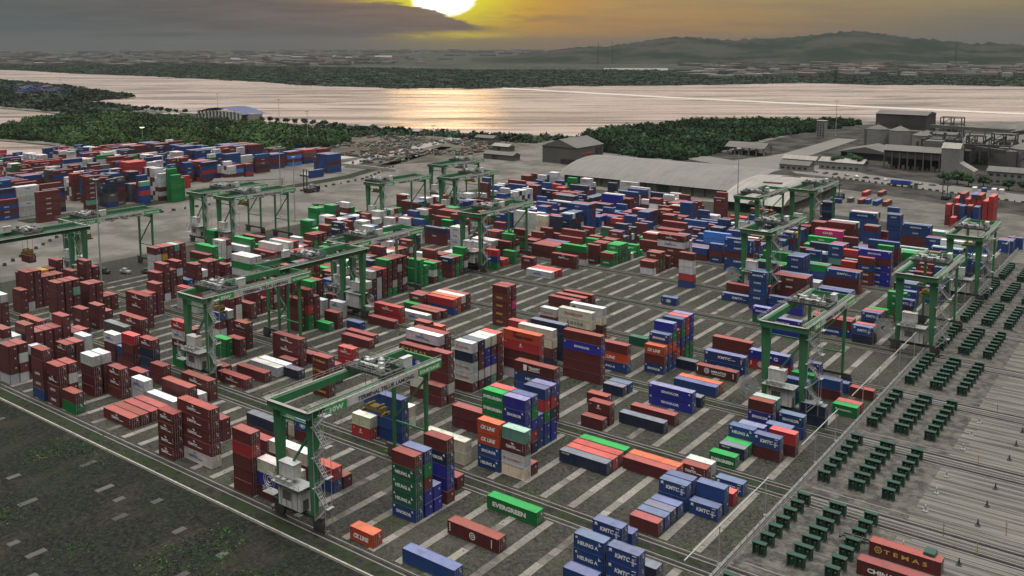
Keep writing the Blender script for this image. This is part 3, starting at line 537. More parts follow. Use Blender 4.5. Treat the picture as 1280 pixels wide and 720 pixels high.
DATA = '''
-301.8 150.4 2 0 100 100 100 100 408
-301.8 153.2 2 0 100 100 100 100 100
-301.8 155.9 2 0 100 1100 100 100 100
-301.8 161.3 2 0 100 100 100 100
-301.8 164.0 2 0 100 100 100 100
-301.8 166.6 2 0 100 100
-301.8 169.3 2 0 100 100
-293.2 162.3 2 0 108
-281.4 133.9 4 0 108 100 100 / long maroon lettered container, top of three-high stack, front row | long maroon container, second from top of three-high stack, front row, left one | long maroon container, bottom of three-high stack, front row, leftmost
-322.5 148.2 2 0 100 100 100
-334.5 155.1 2 0 100 100 100 100
-334.5 161.7 2 0 1200 100 1200 100
-334.5 164.5 2 0 100 100 100 100
-334.5 167.2 2 0 100 100 100 100 100
-263.8 115.5 2 0 100 400 400 400 100
-263.8 118.2 2 0 400 100 400 400
-311.8 136.7 2 0 400 100 100 100
-236.9 113.2 2 0 100 100 108 108 600 / short maroon container, top of five-high stack, front row, second from left |  |  |  | 
-229.4 113.3 2 0 100 108 108 108 / short maroon container, top of four-high stack, front row, left one | short maroon lettered container, second from top of four-high stack, front row, left one |  | 
-229.4 116.0 2 0 100 400 100 100 / short maroon container, top of four-high stack, front row, right one |  |  | 
-221.9 113.2 2 0 100 900 / short maroon container, top of two-high stack, front row, leftmost | short green container, bottom of two-high stack, front row
-252.8 127.6 2 0 108 100 800 / short maroon lettered container, top of three-high stack, front row, left one |  | 
-252.8 130.3 2 0 100 100 100
-229.4 122.5 2 0 400 100 100 100 / short light grey container, top of four-high stack, front row, third from left | short maroon container, second from top of four-high stack, front row, third from left | short maroon container, third from top of four-high stack, front row, third from left | short maroon container, bottom of four-high stack, front row, second from left
-229.4 125.3 2 0 400 100 100 100 / short light grey container, top of four-high stack, front row, rightmost |  |  | 
-221.9 125.7 2 0 108 108 100 / short maroon lettered container, top of three-high stack, front row, right one | short maroon lettered container, second from top of three-high stack, front row | short maroon container, bottom of three-high stack, front row, rightmost
-243.4 140.6 2 0 600 100
-250.0 140.6 2 0 408 100 100 / short light grey lettered container, top of three-high stack, front row |  | 
-236.9 138.6 2 0 200 100 100 100 / short brick red container, top of four-high stack, front row |  | short maroon container, third from top of four-high stack, front row, rightmost | 
-229.4 139.6 2 0 108 800 800 600 / short maroon lettered container, top of four-high stack, front row, left one | short navy container, second from top of four-high stack, front row |  | 
-221.9 131.8 2 0 100 100 / short maroon container, top of two-high stack, front row, second from left | 
-215.7 128.6 2 0 408 400 / short light grey lettered container, top of two-high stack, front row | 
-221.9 138.0 2 0 100 100 / short maroon container, top of two-high stack, front row, third from left | 
-202.3 132.9 4 0 100 100 / long maroon container, top of two-high stack, front row | 
-202.3 135.7 2 0 400 / short light grey container, alone on the ground, front row
-202.3 138.8 4 0 108 100 / long maroon lettered container, top of two-high stack, front row | 
-203.4 129.0 4 0 400 / long light grey container, alone on the ground, front row
-201.7 149.7 4 0 108 / long maroon lettered container, alone on the ground, second row, leftmost
-214.8 152.5 2 0 100
-227.5 162.5 2 0 900 900
-224.5 165.1 2 0 100 100 / short maroon container, top of two-high stack, second row, third from left | short maroon container, bottom of two-high stack, second row, third from left
-201.7 156.0 4 0 100 / long maroon container, alone on the ground, second row, leftmost
-202.0 160.9 4 0 400 / long light grey container, alone on the ground, second row
-201.9 163.6 4 0 408
-195.7 162.8 2 0 800 / short navy container, alone on the ground, second row, left one
-203.4 167.2 2 0 100
-203.4 170.2 4 0 108 108 100 / long maroon lettered container, top of three-high stack, second row, right one | long maroon lettered container, second from top of three-high stack, second row | 
-178.9 158.8 2 0 107 107 107 107 / short maroon lettered container, top of four-high stack, second row | short maroon lettered container, second from top of four-high stack, second row, left one | short maroon lettered container, third from top of four-high stack, second row | short maroon lettered container, bottom of four-high stack, second row
-184.9 167.1 2 0 100 100
-191.0 178.9 2 0 208 200 / short brick red lettered container, top of two-high stack, second row | short brick red container, bottom of two-high stack, second row
-203.4 174.3 4 0 100
-202.3 116.6 4 0 108 / long maroon lettered container, alone on the ground, front row, leftmost
-202.3 119.3 4 0 108 / long maroon lettered container, alone on the ground, front row, second from left
-202.3 122.0 4 0 100 / long maroon container, alone on the ground, front row, left one
-202.3 124.8 4 0 100 / long maroon container, alone on the ground, front row, right one
-178.5 112.9 2 0 108 108 108 108 / short maroon lettered container, top of four-high stack, front row, right one | short maroon lettered container, second from top of four-high stack, front row, right one | short maroon lettered container, third from top of four-high stack, front row, right one | short maroon lettered container, bottom of four-high stack, front row, right one
-168.3 115.4 4 0 108 108 108 108 408 / long maroon lettered container, top of five-high stack, front row | long maroon lettered container, second from top of five-high stack, front row | long maroon lettered container, third from top of five-high stack, front row | long maroon lettered container, fourth from top of five-high stack, front row | long light grey lettered container, bottom of five-high stack, front row
-178.5 125.4 2 0 100 100
-151.0 112.8 2 0 100 200 100 100 100 / short maroon container, top of five-high stack, front row, third from left | short brick red container, second from top of five-high stack, front row | short maroon container, third from top of five-high stack, front row, left one | short maroon container, fourth from top of five-high stack, front row | short maroon container, bottom of five-high stack, front row, second from left
-165.5 131.9 4 0 800 100 / long navy container, top of two-high stack, front row | 
-143.7 121.1 4 0 514 100 100 / long cream lettered container, top of three-high stack, front row, right one | long maroon container, second from top of three-high stack, front row, right one | 
-138.5 114.0 4 0 514 700 100 / long cream lettered container, top of three-high stack, front row, left one | long bright blue container, second from top of three-high stack, front row | long maroon container, bottom of three-high stack, front row, second from left
-138.5 123.7 2 0 200 600 / short brick red container, top of two-high stack, front row | short blue container, bottom of two-high stack, front row, left one
-138.5 126.3 2 0 100
-166.2 137.5 2 0 500 500 / short cream container, top of two-high stack, front row, left one | 
-160.0 136.5 2 0 615 100 / short blue lettered container, top of two-high stack, front row, left one | short maroon container, bottom of two-high stack, front row, rightmost
-160.7 124.1 2 0 100 100 / short maroon container, top of two-high stack, front row, rightmost | 
-229.5 192.1 2 0 100 100 100 100 / short maroon container, top of four-high stack, third row, leftmost |  |  | 
-228.0 194.6 2 0 100 100 200 900 900 / short maroon container, top of five-high stack, third row, rightmost |  |  |  | 
-228.0 197.2 2 0 100 100 100 100
-237.0 208.9 2 0 400 400
-243.1 209.3 2 0 900 100 100 100
-243.0 212.0 2 0 100 100 100 100
-229.5 210.6 2 0 408 400 / short light grey lettered container, top of two-high stack, third row | 
-221.7 201.3 2 0 100 100 / short maroon container, top of two-high stack, third row, left one | 
-221.7 197.6 2 0 900 / short green container, alone on the ground, third row, left one
-214.3 204.2 2 0 600
-246.0 222.1 2 0 600 800 900
-246.0 224.8 2 0 200 600 200
-236.6 231.8 2 0 408 100 100 800
-236.6 234.5 2 0 100 400 400 400
-236.6 237.3 2 0 200 100 100 100
-236.6 240.0 2 0 900 100 100 100 900
-236.6 242.7 2 0 100 100 100 400 900
-236.6 245.4 2 0 100 400 100 100 800
-236.6 248.1 2 0 100 100 100 400 100
-237.2 216.1 2 0 100 100
-198.9 193.2 4 0 100 / long maroon container, alone on the ground, third row, leftmost
-206.6 212.1 4 0 100 / long maroon container, alone on the ground, third row, third from left
-209.4 218.0 4 0 208 200 / long brick red lettered container, top of two-high stack, third row | 
-201.3 197.3 4 0 100 / long maroon container, alone on the ground, third row, second from left
-201.6 236.0 4 0 200 600 / long brick red container, top of two-high stack, fourth row | 
-202.4 238.9 4 0 300 300
-202.4 241.5 4 0 400 100
-202.4 244.1 4 0 100 100
-213.9 233.8 2 0 108 100
-214.2 236.4 2 0 100 100
-202.4 228.3 4 0 100 / long maroon container, alone on the ground, fourth row, left one
-201.8 231.0 4 0 100
-202.4 223.5 4 0 408 / long light grey lettered container, alone on the ground, fourth row
-190.6 211.1 2 0 108 100
-190.6 217.1 2 0 200
-214.2 231.3 2 0 900
-162.1 183.6 4 0 408 100 100 100 100 / long light grey lettered container, top of five-high stack, third row |  |  |  | 
-162.1 186.3 4 0 100 100 100 100 100 / long maroon container, top of five-high stack, third row, left one |  |  |  | 
-161.0 179.7 4 0 107 107 100 100 / long maroon lettered container, top of four-high stack, second row, right one |  |  | 
-150.8 174.3 2 0 100 100 100 400 100 / short maroon container, top of five-high stack, second row, rightmost | short maroon container, second from top of five-high stack, second row, rightmost | short maroon container, third from top of five-high stack, second row, rightmost |  | 
-157.2 173.4 2 0 715 500 500 100 / short bright blue lettered container, top of four-high stack, second row | short cream container, second from top of four-high stack, second row |  | 
-151.0 171.7 2 0 100 100 / short maroon container, top of two-high stack, second row, rightmost | short maroon container, bottom of two-high stack, second row, rightmost
-150.9 184.3 2 0 409 800 409 409 100 / short light grey lettered container, top of five-high stack, third row | short navy container, second from top of five-high stack, third row | short light grey lettered container, third from top of five-high stack, third row | short light grey lettered container, fourth from top of five-high stack, third row | short maroon container, bottom of five-high stack, third row, third from right
-150.9 187.1 2 0 800 100 100 400 100
-150.9 189.8 2 0 400 700 700 400 800
-150.9 192.5 2 0 500 100 700 500 1100
-150.9 195.2 2 0 200 100 100 100 100
-116.5 160.7 2 0 700 702 602 700 600 / short bright blue container, top of five-high stack, second row, left one | short bright blue lettered container, second from top of five-high stack, second row |  |  | 
-116.5 163.4 2 0 600 900 700 200 800 / short blue container, top of five-high stack, second row, left one |  |  |  | 
-116.8 166.2 2 0 600 600 600
-116.8 168.9 2 0 600 200 900 700 600 / short blue container, top of five-high stack, second row, right one |  |  |  | 
-116.8 171.6 2 0 700 200 800 700 700 / short bright blue container, top of five-high stack, second row, right one |  |  |  | 
-122.7 160.8 2 0 904 904 900 904 900 / short green lettered container, top of five-high stack, second row | short green lettered container, second from top of five-high stack, second row |  |  | 
-122.7 163.6 2 0 200 100 900 100 100
-122.5 181.2 4 0 120 603 600 100 100 / long maroon lettered container, top of five-high stack, second row | long blue lettered container, second from top of five-high stack, second row |  |  | 
-126.7 209.9 4 0 100 702 100 100 100 / long maroon container, top of five-high stack, third row, right one | long bright blue lettered container, second from top of five-high stack, third row | long maroon container, third from top of five-high stack, third row, right one | long maroon container, fourth from top of five-high stack, third row, right one | long maroon container, bottom of five-high stack, third row
-140.5 200.4 4 0 313 214 100 100 400 / long orange lettered container, top of five-high stack, third row | long brick red lettered container, second from top of five-high stack, third row | long maroon container, third from top of five-high stack, third row, left one |  | 
-145.1 213.7 4 0 500 500 100 800 / long cream container, top of four-high stack, third row |  |  | 
-145.2 220.0 4 0 800 800 800 800 / long navy container, top of four-high stack, fourth row |  |  | 
-161.5 222.3 2 0 200 200 100
-161.5 239.6 2 0 409 100 100 / short light grey lettered container, top of three-high stack, fourth row, right one |  | 
-161.5 242.3 2 0 700 100
-145.2 235.1 4 0 510 511 100 100 / long cream lettered container, top of four-high stack, fourth row | long cream lettered container, second from top of four-high stack, fourth row |  | 
-145.2 241.5 4 0 412 500 100 100 / long light grey lettered container, top of four-high stack, fourth row |  |  | 
-166.5 269.7 4 0 100 100 / long maroon container, top of two-high stack, fifth row, rightmost | 
-166.5 264.9 4 0 100 100
-166.5 260.6 4 0 100 100 / long maroon container, top of two-high stack, fifth row, leftmost | 
-178.5 236.2 2 0 100 107 107 107 107 / short maroon container, top of five-high stack, fourth row, second from right |  |  |  | 
-178.5 238.9 2 0 100 100 1400 100 100
-116.3 226.9 2 0 306 100 602 / short orange lettered container, top of three-high stack, fourth row | short maroon container, second from top of three-high stack, fourth row, right one | short blue lettered container, bottom of three-high stack, fourth row
-116.3 229.7 2 0 602 300 600 600 / short blue lettered container, top of four-high stack, fourth row |  |  | 
-116.3 232.4 2 0 700 900 300 100 600 / short bright blue container, top of five-high stack, fourth row, left one |  |  |  | 
-116.5 235.1 2 0 100 600 300 200
-116.3 237.8 2 0 600 900 600 100 800 / short blue container, top of five-high stack, fourth row |  |  |  | 
-116.3 240.5 2 0 200 200 600 900 900
-116.3 243.3 2 0 700 700 700 900 900
-131.9 245.4 2 0 1000 / short dark green container, alone on the ground, fourth row
-125.2 221.7 4 0 100 306 603 / long maroon container, top of three-high stack, fourth row | long orange lettered container, second from top of three-high stack, fourth row | long blue lettered container, bottom of three-high stack, fourth row
-145.2 292.3 2 0 615 / short blue lettered container, alone on the ground, sixth row
-117.2 205.8 2 0 800 / short navy container, alone on the ground, third row, left one
-117.2 208.5 2 0 600
-97.7 206.5 4 0 702 702 / long bright blue lettered container, top of two-high stack, third row | long bright blue lettered container, bottom of two-high stack, third row
-97.7 211.4 2 0 800
-97.6 220.4 4 0 600 / long blue container, alone on the ground, fourth row
-97.6 223.1 4 0 300 / long orange container, alone on the ground, fourth row
-97.7 196.9 4 0 100 / long maroon container, alone on the ground, third row, rightmost
-97.7 191.2 4 0 800 / long navy container, alone on the ground, third row
-110.4 187.3 2 0 114 100 / short maroon lettered container, top of two-high stack, third row, right one | 
-117.2 197.6 2 0 100 / short maroon container, alone on the ground, third row, right one
-110.4 184.1 2 0 100 / short maroon container, alone on the ground, third row, left one
-110.3 235.1 2 0 800 / short navy container, alone on the ground, fourth row, left one
-97.6 234.0 4 0 116 / long maroon lettered container, alone on the ground, fourth row
-97.5 164.5 4 0 821 / long navy lettered container, alone on the ground, second row
-97.5 167.2 4 0 200 / long brick red container, alone on the ground, second row, left one
-97.5 169.9 4 0 200 / long brick red container, alone on the ground, second row, right one
-97.5 172.7 4 0 900 / long green container, alone on the ground, second row
-84.4 169.9 4 0 100 / long maroon container, alone on the ground, second row, rightmost
-84.4 172.5 4 0 300 / long orange container, alone on the ground, second row
-79.1 175.0 2 0 108 / short maroon lettered container, alone on the ground, second row, right one
-79.1 177.7 2 0 400 / short light grey container, alone on the ground, second row
-76.7 160.5 2 0 601 600 / short blue lettered container, top of two-high stack, second row | 
-76.7 163.3 2 0 600 600 / short blue container, top of two-high stack, second row, left one | 
-70.1 163.8 2 0 600 600 / short blue container, top of two-high stack, second row, right one | 
-70.1 160.7 2 0 601 / short blue lettered container, alone on the ground, second row, left one
-76.7 148.7 2 0 100 / short maroon container, alone on the ground, second row, rightmost
-76.7 151.5 2 0 600 / short blue container, alone on the ground, second row, left one
-76.7 154.2 2 0 800 / short navy container, alone on the ground, second row, right one
-76.7 156.9 2 0 600 / short blue container, alone on the ground, second row, right one
-70.1 173.1 2 0 601 / short blue lettered container, alone on the ground, second row, right one
-70.1 168.2 2 0 200
-78.8 138.6 2 0 601 600 / short blue lettered container, top of two-high stack, front row, right one | 
-78.8 142.4 2 0 600 / short blue container, alone on the ground, front row
-76.4 128.3 2 0 603 603 600 / short blue lettered container, top of three-high stack, front row, left one | short blue lettered container, second from top of three-high stack, front row, left one | 
-69.7 128.3 2 0 601 601 600 / short blue lettered container, top of three-high stack, front row, right one | short blue lettered container, second from top of three-high stack, front row, right one | 
-74.5 122.1 2 0 600 600 / short blue container, top of two-high stack, front row, right one | 
-69.7 134.8 2 0 800 / short navy container, alone on the ground, front row
-116.8 113.5 2 0 306 / short orange lettered container, alone on the ground, front row
-97.4 126.1 4 0 117 / long maroon lettered container, alone on the ground, front row, rightmost
-97.4 113.7 4 0 600 / long blue container, alone on the ground, front row
-97.4 138.3 4 0 904 / long green lettered container, alone on the ground, front row
-116.8 124.9 2 0 100 1003 1003 1003 602 / short maroon container, top of five-high stack, front row, second from right | short dark green lettered container, second from top of five-high stack, front row | short dark green lettered container, third from top of five-high stack, front row | short dark green lettered container, fourth from top of five-high stack, front row | short blue lettered container, bottom of five-high stack, front row
-116.8 127.7 2 0 600 900 100 700 700 / short blue container, top of five-high stack, front row |  |  |  | 
-116.8 130.4 2 0 700 700
-116.8 134.3 2 0 100 802 700 700 100 / short maroon container, top of five-high stack, front row, rightmost | short navy lettered container, second from top of five-high stack, front row | short bright blue container, third from top of five-high stack, front row | short bright blue container, fourth from top of five-high stack, front row, right one | 
-119.3 140.3 2 0 100
-125.0 149.9 4 0 500 500 / long cream container, top of two-high stack, second row, right one | long cream container, bottom of two-high stack, second row, right one
-151.3 146.8 2 0 500 214 / short cream container, top of two-high stack, front row, right one | short brick red lettered container, bottom of two-high stack, front row
-151.3 154.5 2 0 100 100
-143.7 149.4 4 0 600 600 600 600 / long blue container, top of four-high stack, second row | long blue container, second from top of four-high stack, second row | long blue container, third from top of four-high stack, second row | long blue container, bottom of four-high stack, second row
-30.8 166.4 4 0 107 / long maroon lettered container, alone on the ground, second row, rightmost
-30.8 158.9 4 0 122 / long maroon lettered container, alone on the ground, second row, second from left
-148.4 157.0 4 0 500 500
-129.2 164.8 4 0 100 100 / long maroon container, top of two-high stack, second row | long maroon container, bottom of two-high stack, second row, right one
-116.8 151.8 2 0 306 306 602 603 / short orange lettered container, top of four-high stack, second row | short orange lettered container, second from top of four-high stack, second row | short blue lettered container, third from top of four-high stack, second row | short blue lettered container, bottom of four-high stack, second row
-110.2 151.9 2 0 1100 108 409 500 / short mint green container, top of four-high stack, second row | short maroon lettered container, second from top of four-high stack, second row, right one | short light grey lettered container, third from top of four-high stack, second row | short cream container, bottom of four-high stack, second row
-110.2 154.5 2 0 100
-148.4 151.9 2 0 100
-101.2 252.8 4 0 100 100 / long maroon container, top of two-high stack, fourth row, right one | 
-97.6 239.5 4 0 601 602 / long blue lettered container, top of two-high stack, fourth row | long blue lettered container, bottom of two-high stack, fourth row
-87.5 247.7 4 0 719 216 / long bright blue lettered container, top of two-high stack, fourth row | long brick red lettered container, bottom of two-high stack, fourth row
-78.9 246.9 2 0 702 700 / short bright blue lettered container, top of two-high stack, fourth row | 
-70.4 236.9 2 0 600 100 / short blue container, top of two-high stack, fourth row | short maroon container, bottom of two-high stack, fourth row, right one
-70.4 243.8 2 0 600
-63.4 242.6 2 0 100 / short maroon container, alone on the ground, fourth row
-74.6 224.3 2 0 600 600 900 / short blue container, top of three-high stack, fourth row, right one | short blue container, second from top of three-high stack, fourth row, right one | 
-77.3 237.0 2 0 900 900 / short green container, top of two-high stack, fourth row | 
-63.4 228.3 2 0 905 / short green lettered container, alone on the ground, fourth row
-63.4 231.0 2 0 200
-76.4 205.4 2 0 100 702 100 / short maroon container, top of three-high stack, third row, rightmost | short bright blue lettered container, second from top of three-high stack, third row | 
-76.4 208.1 2 0 1100 100 100
-69.9 208.0 2 0 602 600 / short blue lettered container, top of two-high stack, third row, rightmost | 
-75.1 196.6 2 0 700 700
-69.9 200.0 2 0 601 600
-69.9 192.9 2 0 601 100 / short blue lettered container, top of two-high stack, third row, second from left | short maroon container, bottom of two-high stack, third row, second from right
-76.4 194.1 2 0 603 100 / short blue lettered container, top of two-high stack, third row, leftmost | 
-76.4 189.0 2 0 821 / short navy lettered container, alone on the ground, third row
-76.4 191.5 2 0 900 / short green container, alone on the ground, third row, right one
-76.4 183.9 2 0 904 / short green lettered container, alone on the ground, third row
-68.0 197.5 2 0 200 100 / short brick red container, top of two-high stack, third row | short maroon container, bottom of two-high stack, third row, rightmost
-67.9 217.5 2 0 800 800 / short navy container, top of two-high stack, third row | short navy container, bottom of two-high stack, third row
-70.4 220.1 2 0 800
-123.9 310.1 4 0 601 / long blue lettered container, alone on the ground, sixth row
-123.9 314.2 4 0 100 100 / long maroon container, top of two-high stack, sixth row, leftmost | 
-117.6 305.3 2 0 602 601 601 601 600 / short blue lettered container, top of five-high stack, sixth row |  |  |  | 
-117.3 308.0 2 0 100 100 100
-110.3 290.9 2 0 702 1002 / short bright blue lettered container, top of two-high stack, sixth row | 
-105.0 306.6 4 0 603 700 / long blue lettered container, top of two-high stack, sixth row | long bright blue container, bottom of two-high stack, sixth row
-96.8 282.2 4 0 702 700 / long bright blue lettered container, top of two-high stack, fifth row | long bright blue container, bottom of two-high stack, fifth row
-98.0 337.7 4 0 601 / long blue lettered container, alone on the ground, seventh row
-98.0 340.5 4 0 600
-98.0 347.1 4 0 601 100 100 / long blue lettered container, top of three-high stack, seventh row, right one | long maroon container, second from top of three-high stack, seventh row, left one | 
-98.0 349.8 4 0 100 100 200
-91.6 365.1 4 0 702 100 702 702 702 / long bright blue lettered container, top of five-high stack, eighth row | long maroon container, second from top of five-high stack, eighth row, right one | long bright blue lettered container, third from top of five-high stack, eighth row | long bright blue lettered container, fourth from top of five-high stack, eighth row | long bright blue lettered container, bottom of five-high stack, eighth row
-115.6 336.5 2 0 601 601 601 601 100
-115.6 339.3 2 0 600 600 600 600 100
-115.6 342.0 2 0 600 600 600 600 600
-127.4 353.4 4 0 601 601 600 / long blue lettered container, top of three-high stack, seventh row, left one | long blue lettered container, second from top of three-high stack, seventh row | 
-112.0 344.7 2 0 400
-112.0 347.5 2 0 400
-79.2 306.5 2 0 601 800 / short blue lettered container, top of two-high stack, sixth row | 
-79.2 309.2 2 0 200 100
-76.9 289.3 2 0 601 800 / short blue lettered container, top of two-high stack, fifth row | short navy container, bottom of two-high stack, fifth row
-76.9 292.0 2 0 200 800
-84.3 292.2 4 0 100 602 / long maroon container, top of two-high stack, sixth row, second from left | long blue lettered container, bottom of two-high stack, sixth row
-84.3 294.9 4 0 100 100
-81.1 321.8 2 0 900
-76.8 342.1 2 0 602 600 100
-76.8 344.8 2 0 800 600 100
-74.3 330.8 2 0 603 600 100
-72.1 319.3 2 0 601 100 100 / short blue lettered container, top of three-high stack, sixth row | short maroon container, second from top of three-high stack, sixth row, rightmost | 
-323.5 200.6 2 0 100 400 400 400 100
-323.5 203.4 2 0 100 1200 100 100 100
-323.5 206.1 2 0 100 100 100 100 100
-323.5 208.8 2 0 1100 100 100 400 400
-323.5 211.5 2 0 100 100 100 100 100
-325.7 232.3 2 0 408 400 400 100
-325.7 235.0 2 0 100 400 400 100
-334.6 231.1 2 0 900 900 100
-357.3 251.3 2 0 900 900 900
-357.3 254.0 2 0 400 400 900
-328.8 249.8 2 0 408 400 400
-328.8 255.2 2 0 400 400 100
-298.6 227.1 2 0 108 108 100
-298.2 213.8 2 0 100 100 100
-306.2 206.1 2 0 615 100 100
-306.2 208.8 2 0 100 100 100
-298.2 197.3 2 0 600 600
-273.5 184.5 4 0 200 400 400 / long brick red container, top of three-high stack, third row | long light grey container, second from top of three-high stack, third row | long light grey container, bottom of three-high stack, third row
-244.6 172.8 2 0 600 100 400 / short blue container, top of three-high stack, second row, left one |  | 
-244.6 175.6 2 0 400 100 100
-228.7 170.7 2 0 108 100 100 / short maroon lettered container, top of three-high stack, second row |  | 
-253.1 191.2 4 0 100 100 / long maroon container, top of two-high stack, third row | long maroon container, bottom of two-high stack, third row
-228.7 149.4 2 0 208 408 108 900 900 / short brick red lettered container, top of five-high stack, second row | short light grey lettered container, second from top of five-high stack, second row | short maroon lettered container, third from top of five-high stack, second row | short green container, fourth from top of five-high stack, second row | short green container, bottom of five-high stack, second row
-228.7 152.1 2 0 100 800 600 100
-271.9 164.4 4 0 108 108 100 100 / long maroon lettered container, top of four-high stack, second row, left one | long maroon lettered container, second from top of four-high stack, second row, left one |  | 
-257.6 153.8 4 0 108 100 400 / long maroon lettered container, top of three-high stack, second row, left one | long maroon container, second from top of three-high stack, second row | 
-263.0 151.3 4 0 1300 100 / long dark grey container, top of two-high stack, second row | 
-341.0 292.8 2 0 900 900 900
-341.0 295.3 2 0 1100 900 400
-341.0 303.0 2 0 900 900 900
-341.0 305.5 2 0 900 900 900
-341.0 313.2 2 0 900 400 900
-341.0 315.8 2 0 400 400 400
-341.0 323.5 2 0 100 100 900
-341.0 326.0 2 0 900 400 100
-341.0 297.9 2 0 900 900 900 900 900
-341.0 300.4 2 0 900 400 900 900 900
-341.0 308.1 2 0 900 900 100 900 900
-341.0 310.7 2 0 1300 100 100 400 400
-341.0 318.3 2 0 400 100 400 400 100
-341.0 320.9 2 0 900 900 100 400
-319.0 307.7 2 0 408 400 400
-319.0 310.2 2 0 400 400 400
-319.0 315.3 2 0 400 400 100
-319.0 317.9 2 0 400 100 400
-320.8 312.8 2 0 108 100 400 400
-320.8 320.5 2 0 400 400 100 400
-320.8 323.0 2 0 400 100 100 100
-320.8 325.7 2 0 900 400 400 400
-320.8 328.4 2 0 400 900 400 100
-320.8 331.1 2 0 100 400 900 400
-320.8 333.8 2 0 900 400 100 400
-314.1 322.4 2 0 400 400 400
-314.1 325.1 2 0 100 400 100
-296.9 315.2 2 0 400 400 400 400
-296.9 321.3 2 0 600 600 800 1300 600
-296.2 326.8 2 0 400 900 600 100 800
-296.2 329.5 2 0 100 100 900 600 400
-288.3 302.2 2 0 400 400
-288.3 304.9 2 0 400 400
-288.3 310.3 2 0 400 400
-288.3 313.1 2 0 400 400
-294.3 297.3 2 0 100
-298.0 350.3 2 0 900 900 900 900
-298.0 353.0 2 0 900 100 900 100
-287.0 334.7 2 0 900 900 900
-308.3 350.6 2 0 100 100 100 100
-308.3 353.3 2 0 100 100 100 100
-357.6 377.0 2 0 100 100 100
-357.6 379.7 2 0 400 100 100
-335.2 363.4 4 0 100 100 600
-335.2 366.1 4 0 600 400 600
-335.2 368.8 4 0 600 600 100
-340.0 376.5 2 0 400 100 100
-340.0 379.1 2 0 400 400 100
-340.0 381.7 2 0 100 100 400
-338.2 384.2 2 0 400 100 400
-338.2 389.3 2 0 100 400 400
-305.6 369.7 2 0 600 600 100 100
-305.6 372.4 2 0 600 100 100 100
-305.6 375.1 2 0 400 800 100 100
-254.5 303.4 2 0 408 408 408 408 408
-254.5 306.1 2 0 400 400 400 400 400
-244.1 316.2 2 0 100 100 900 900
-244.1 319.0 2 0 200 200 900 100
-229.4 296.4 2 0 200 600 900
-237.4 327.2 2 0 100 100 900 100
-229.4 308.6 2 0 900 900
-216.0 303.6 2 0 108 100
-202.4 296.9 4 0 408 / long light grey lettered container, alone on the ground, sixth row
-202.4 299.6 4 0 200
-202.4 302.4 4 0 200
-256.8 363.8 2 0 400 400 400 400
-265.0 364.3 2 0 400 400 400 400
-265.0 367.0 2 0 400 400 400 400
-235.7 340.7 2 0 409
-237.4 347.9 2 0 100 100 100
-244.4 365.5 2 0 200 200 800 600
-248.6 360.1 2 0 500 500 500 400
-231.2 302.6 2 0 200
-231.2 305.3 2 0 200
-203.6 324.1 4 0 900 100 400 / long green container, top of three-high stack, sixth row |  | 
-203.6 316.6 4 0 108 100 / long maroon lettered container, top of two-high stack, sixth row | long maroon container, bottom of two-high stack, sixth row, left one
-202.3 356.9 4 0 108 408 / long maroon lettered container, top of two-high stack, seventh row | 
-216.1 356.8 2 0 200 100
-229.7 354.0 2 0 100 400
-222.9 360.4 2 0 108 100 100
-222.4 377.2 2 0 1300 900
-216.1 354.2 4 0 100
-230.3 400.0 2 0 200 100
-222.4 402.6 2 0 100 100
-233.6 406.7 4 0 200 100
-209.5 381.0 4 0 800
-209.5 386.4 4 0 100
-202.3 378.1 2 0 900
-202.3 380.8 2 0 400
-227.6 416.5 2 0 100 400 400
-227.6 419.2 2 0 400 900 900
-265.0 392.3 4 0 600 600 600 600
-240.7 384.8 4 0 602 602 602 602 600
-240.7 387.5 4 0 800 600 600 600 600
-240.7 390.2 4 0 100 100 100 600 600
-251.0 435.0 4 0 700 700 700 700
-251.0 437.7 4 0 500 800 600 100
-248.3 426.7 4 0 600 600
-251.0 452.3 2 0 600 600 600
-251.0 455.0 2 0 400 400 100
-251.0 466.6 4 0 408 408 400 400
-266.6 481.9 4 0 408 400 400 400
-285.2 488.5 2 0 800 800 100
-306.5 475.8 2 0 900 900 900 900
-287.7 461.2 2 0 408 400 400 400 400
-287.7 463.9 2 0 400 400 100 400 400
-287.7 466.7 2 0 400 100 100 400
-283.7 447.8 2 0 600 600 600
-314.6 433.3 4 0 600 600 100 100
-315.4 436.0 4 0 600 600 100
-307.2 435.6 2 0 100 100 800 100
-307.2 438.3 2 0 800 600 600 100
-318.3 464.7 2 0 600 600 100
-300.1 453.3 2 0 200 100 100
-300.1 456.0 2 0 100 100 600
-309.7 463.4 2 0 200 100 100
-346.5 481.9 2 0 100 100 100
-346.5 484.6 2 0 100 100 100
-346.5 492.8 2 0 100 600 100
-327.5 470.9 2 0 600 600 600
-340.2 504.1 2 0 400 400 400
-340.2 506.8 2 0 400 400 600
-316.3 476.7 2 0 600 400 100
-339.3 490.0 2 0 400 100 400
-339.3 492.7 2 0 600 600 400
-332.0 449.7 2 0 400 100 100
-325.5 412.8 2 0 100 100 100 100 100
-332.6 430.9 2 0 100 100 600
-333.1 434.1 2 0 100 600 100
-326.9 433.5 2 0 100 100
-338.2 444.6 2 0 400 600 100
-330.6 402.6 2 0 400 600 100
-330.6 405.3 2 0 400 100 100
-337.9 401.6 2 0 400 100 100
-315.0 384.6 4 0 600 600 100
-340.0 386.8 2 0 400 400 100
-340.0 391.9 2 0 100 100 100
-372.9 474.0 2 0 600 100
-202.3 421.0 2 0 600 600 600 600 600
-202.3 423.7 2 0 600 600 600 600 600
-202.3 417.9 2 0 100
-240.8 471.0 4 0 800 600 100
-230.5 448.1 2 0 100 600 100
-238.1 445.7 2 0 400 100 400
-215.7 423.0 2 0 108 100 100
-215.5 425.7 2 0 100 400 100
-209.5 422.3 2 0 100 100
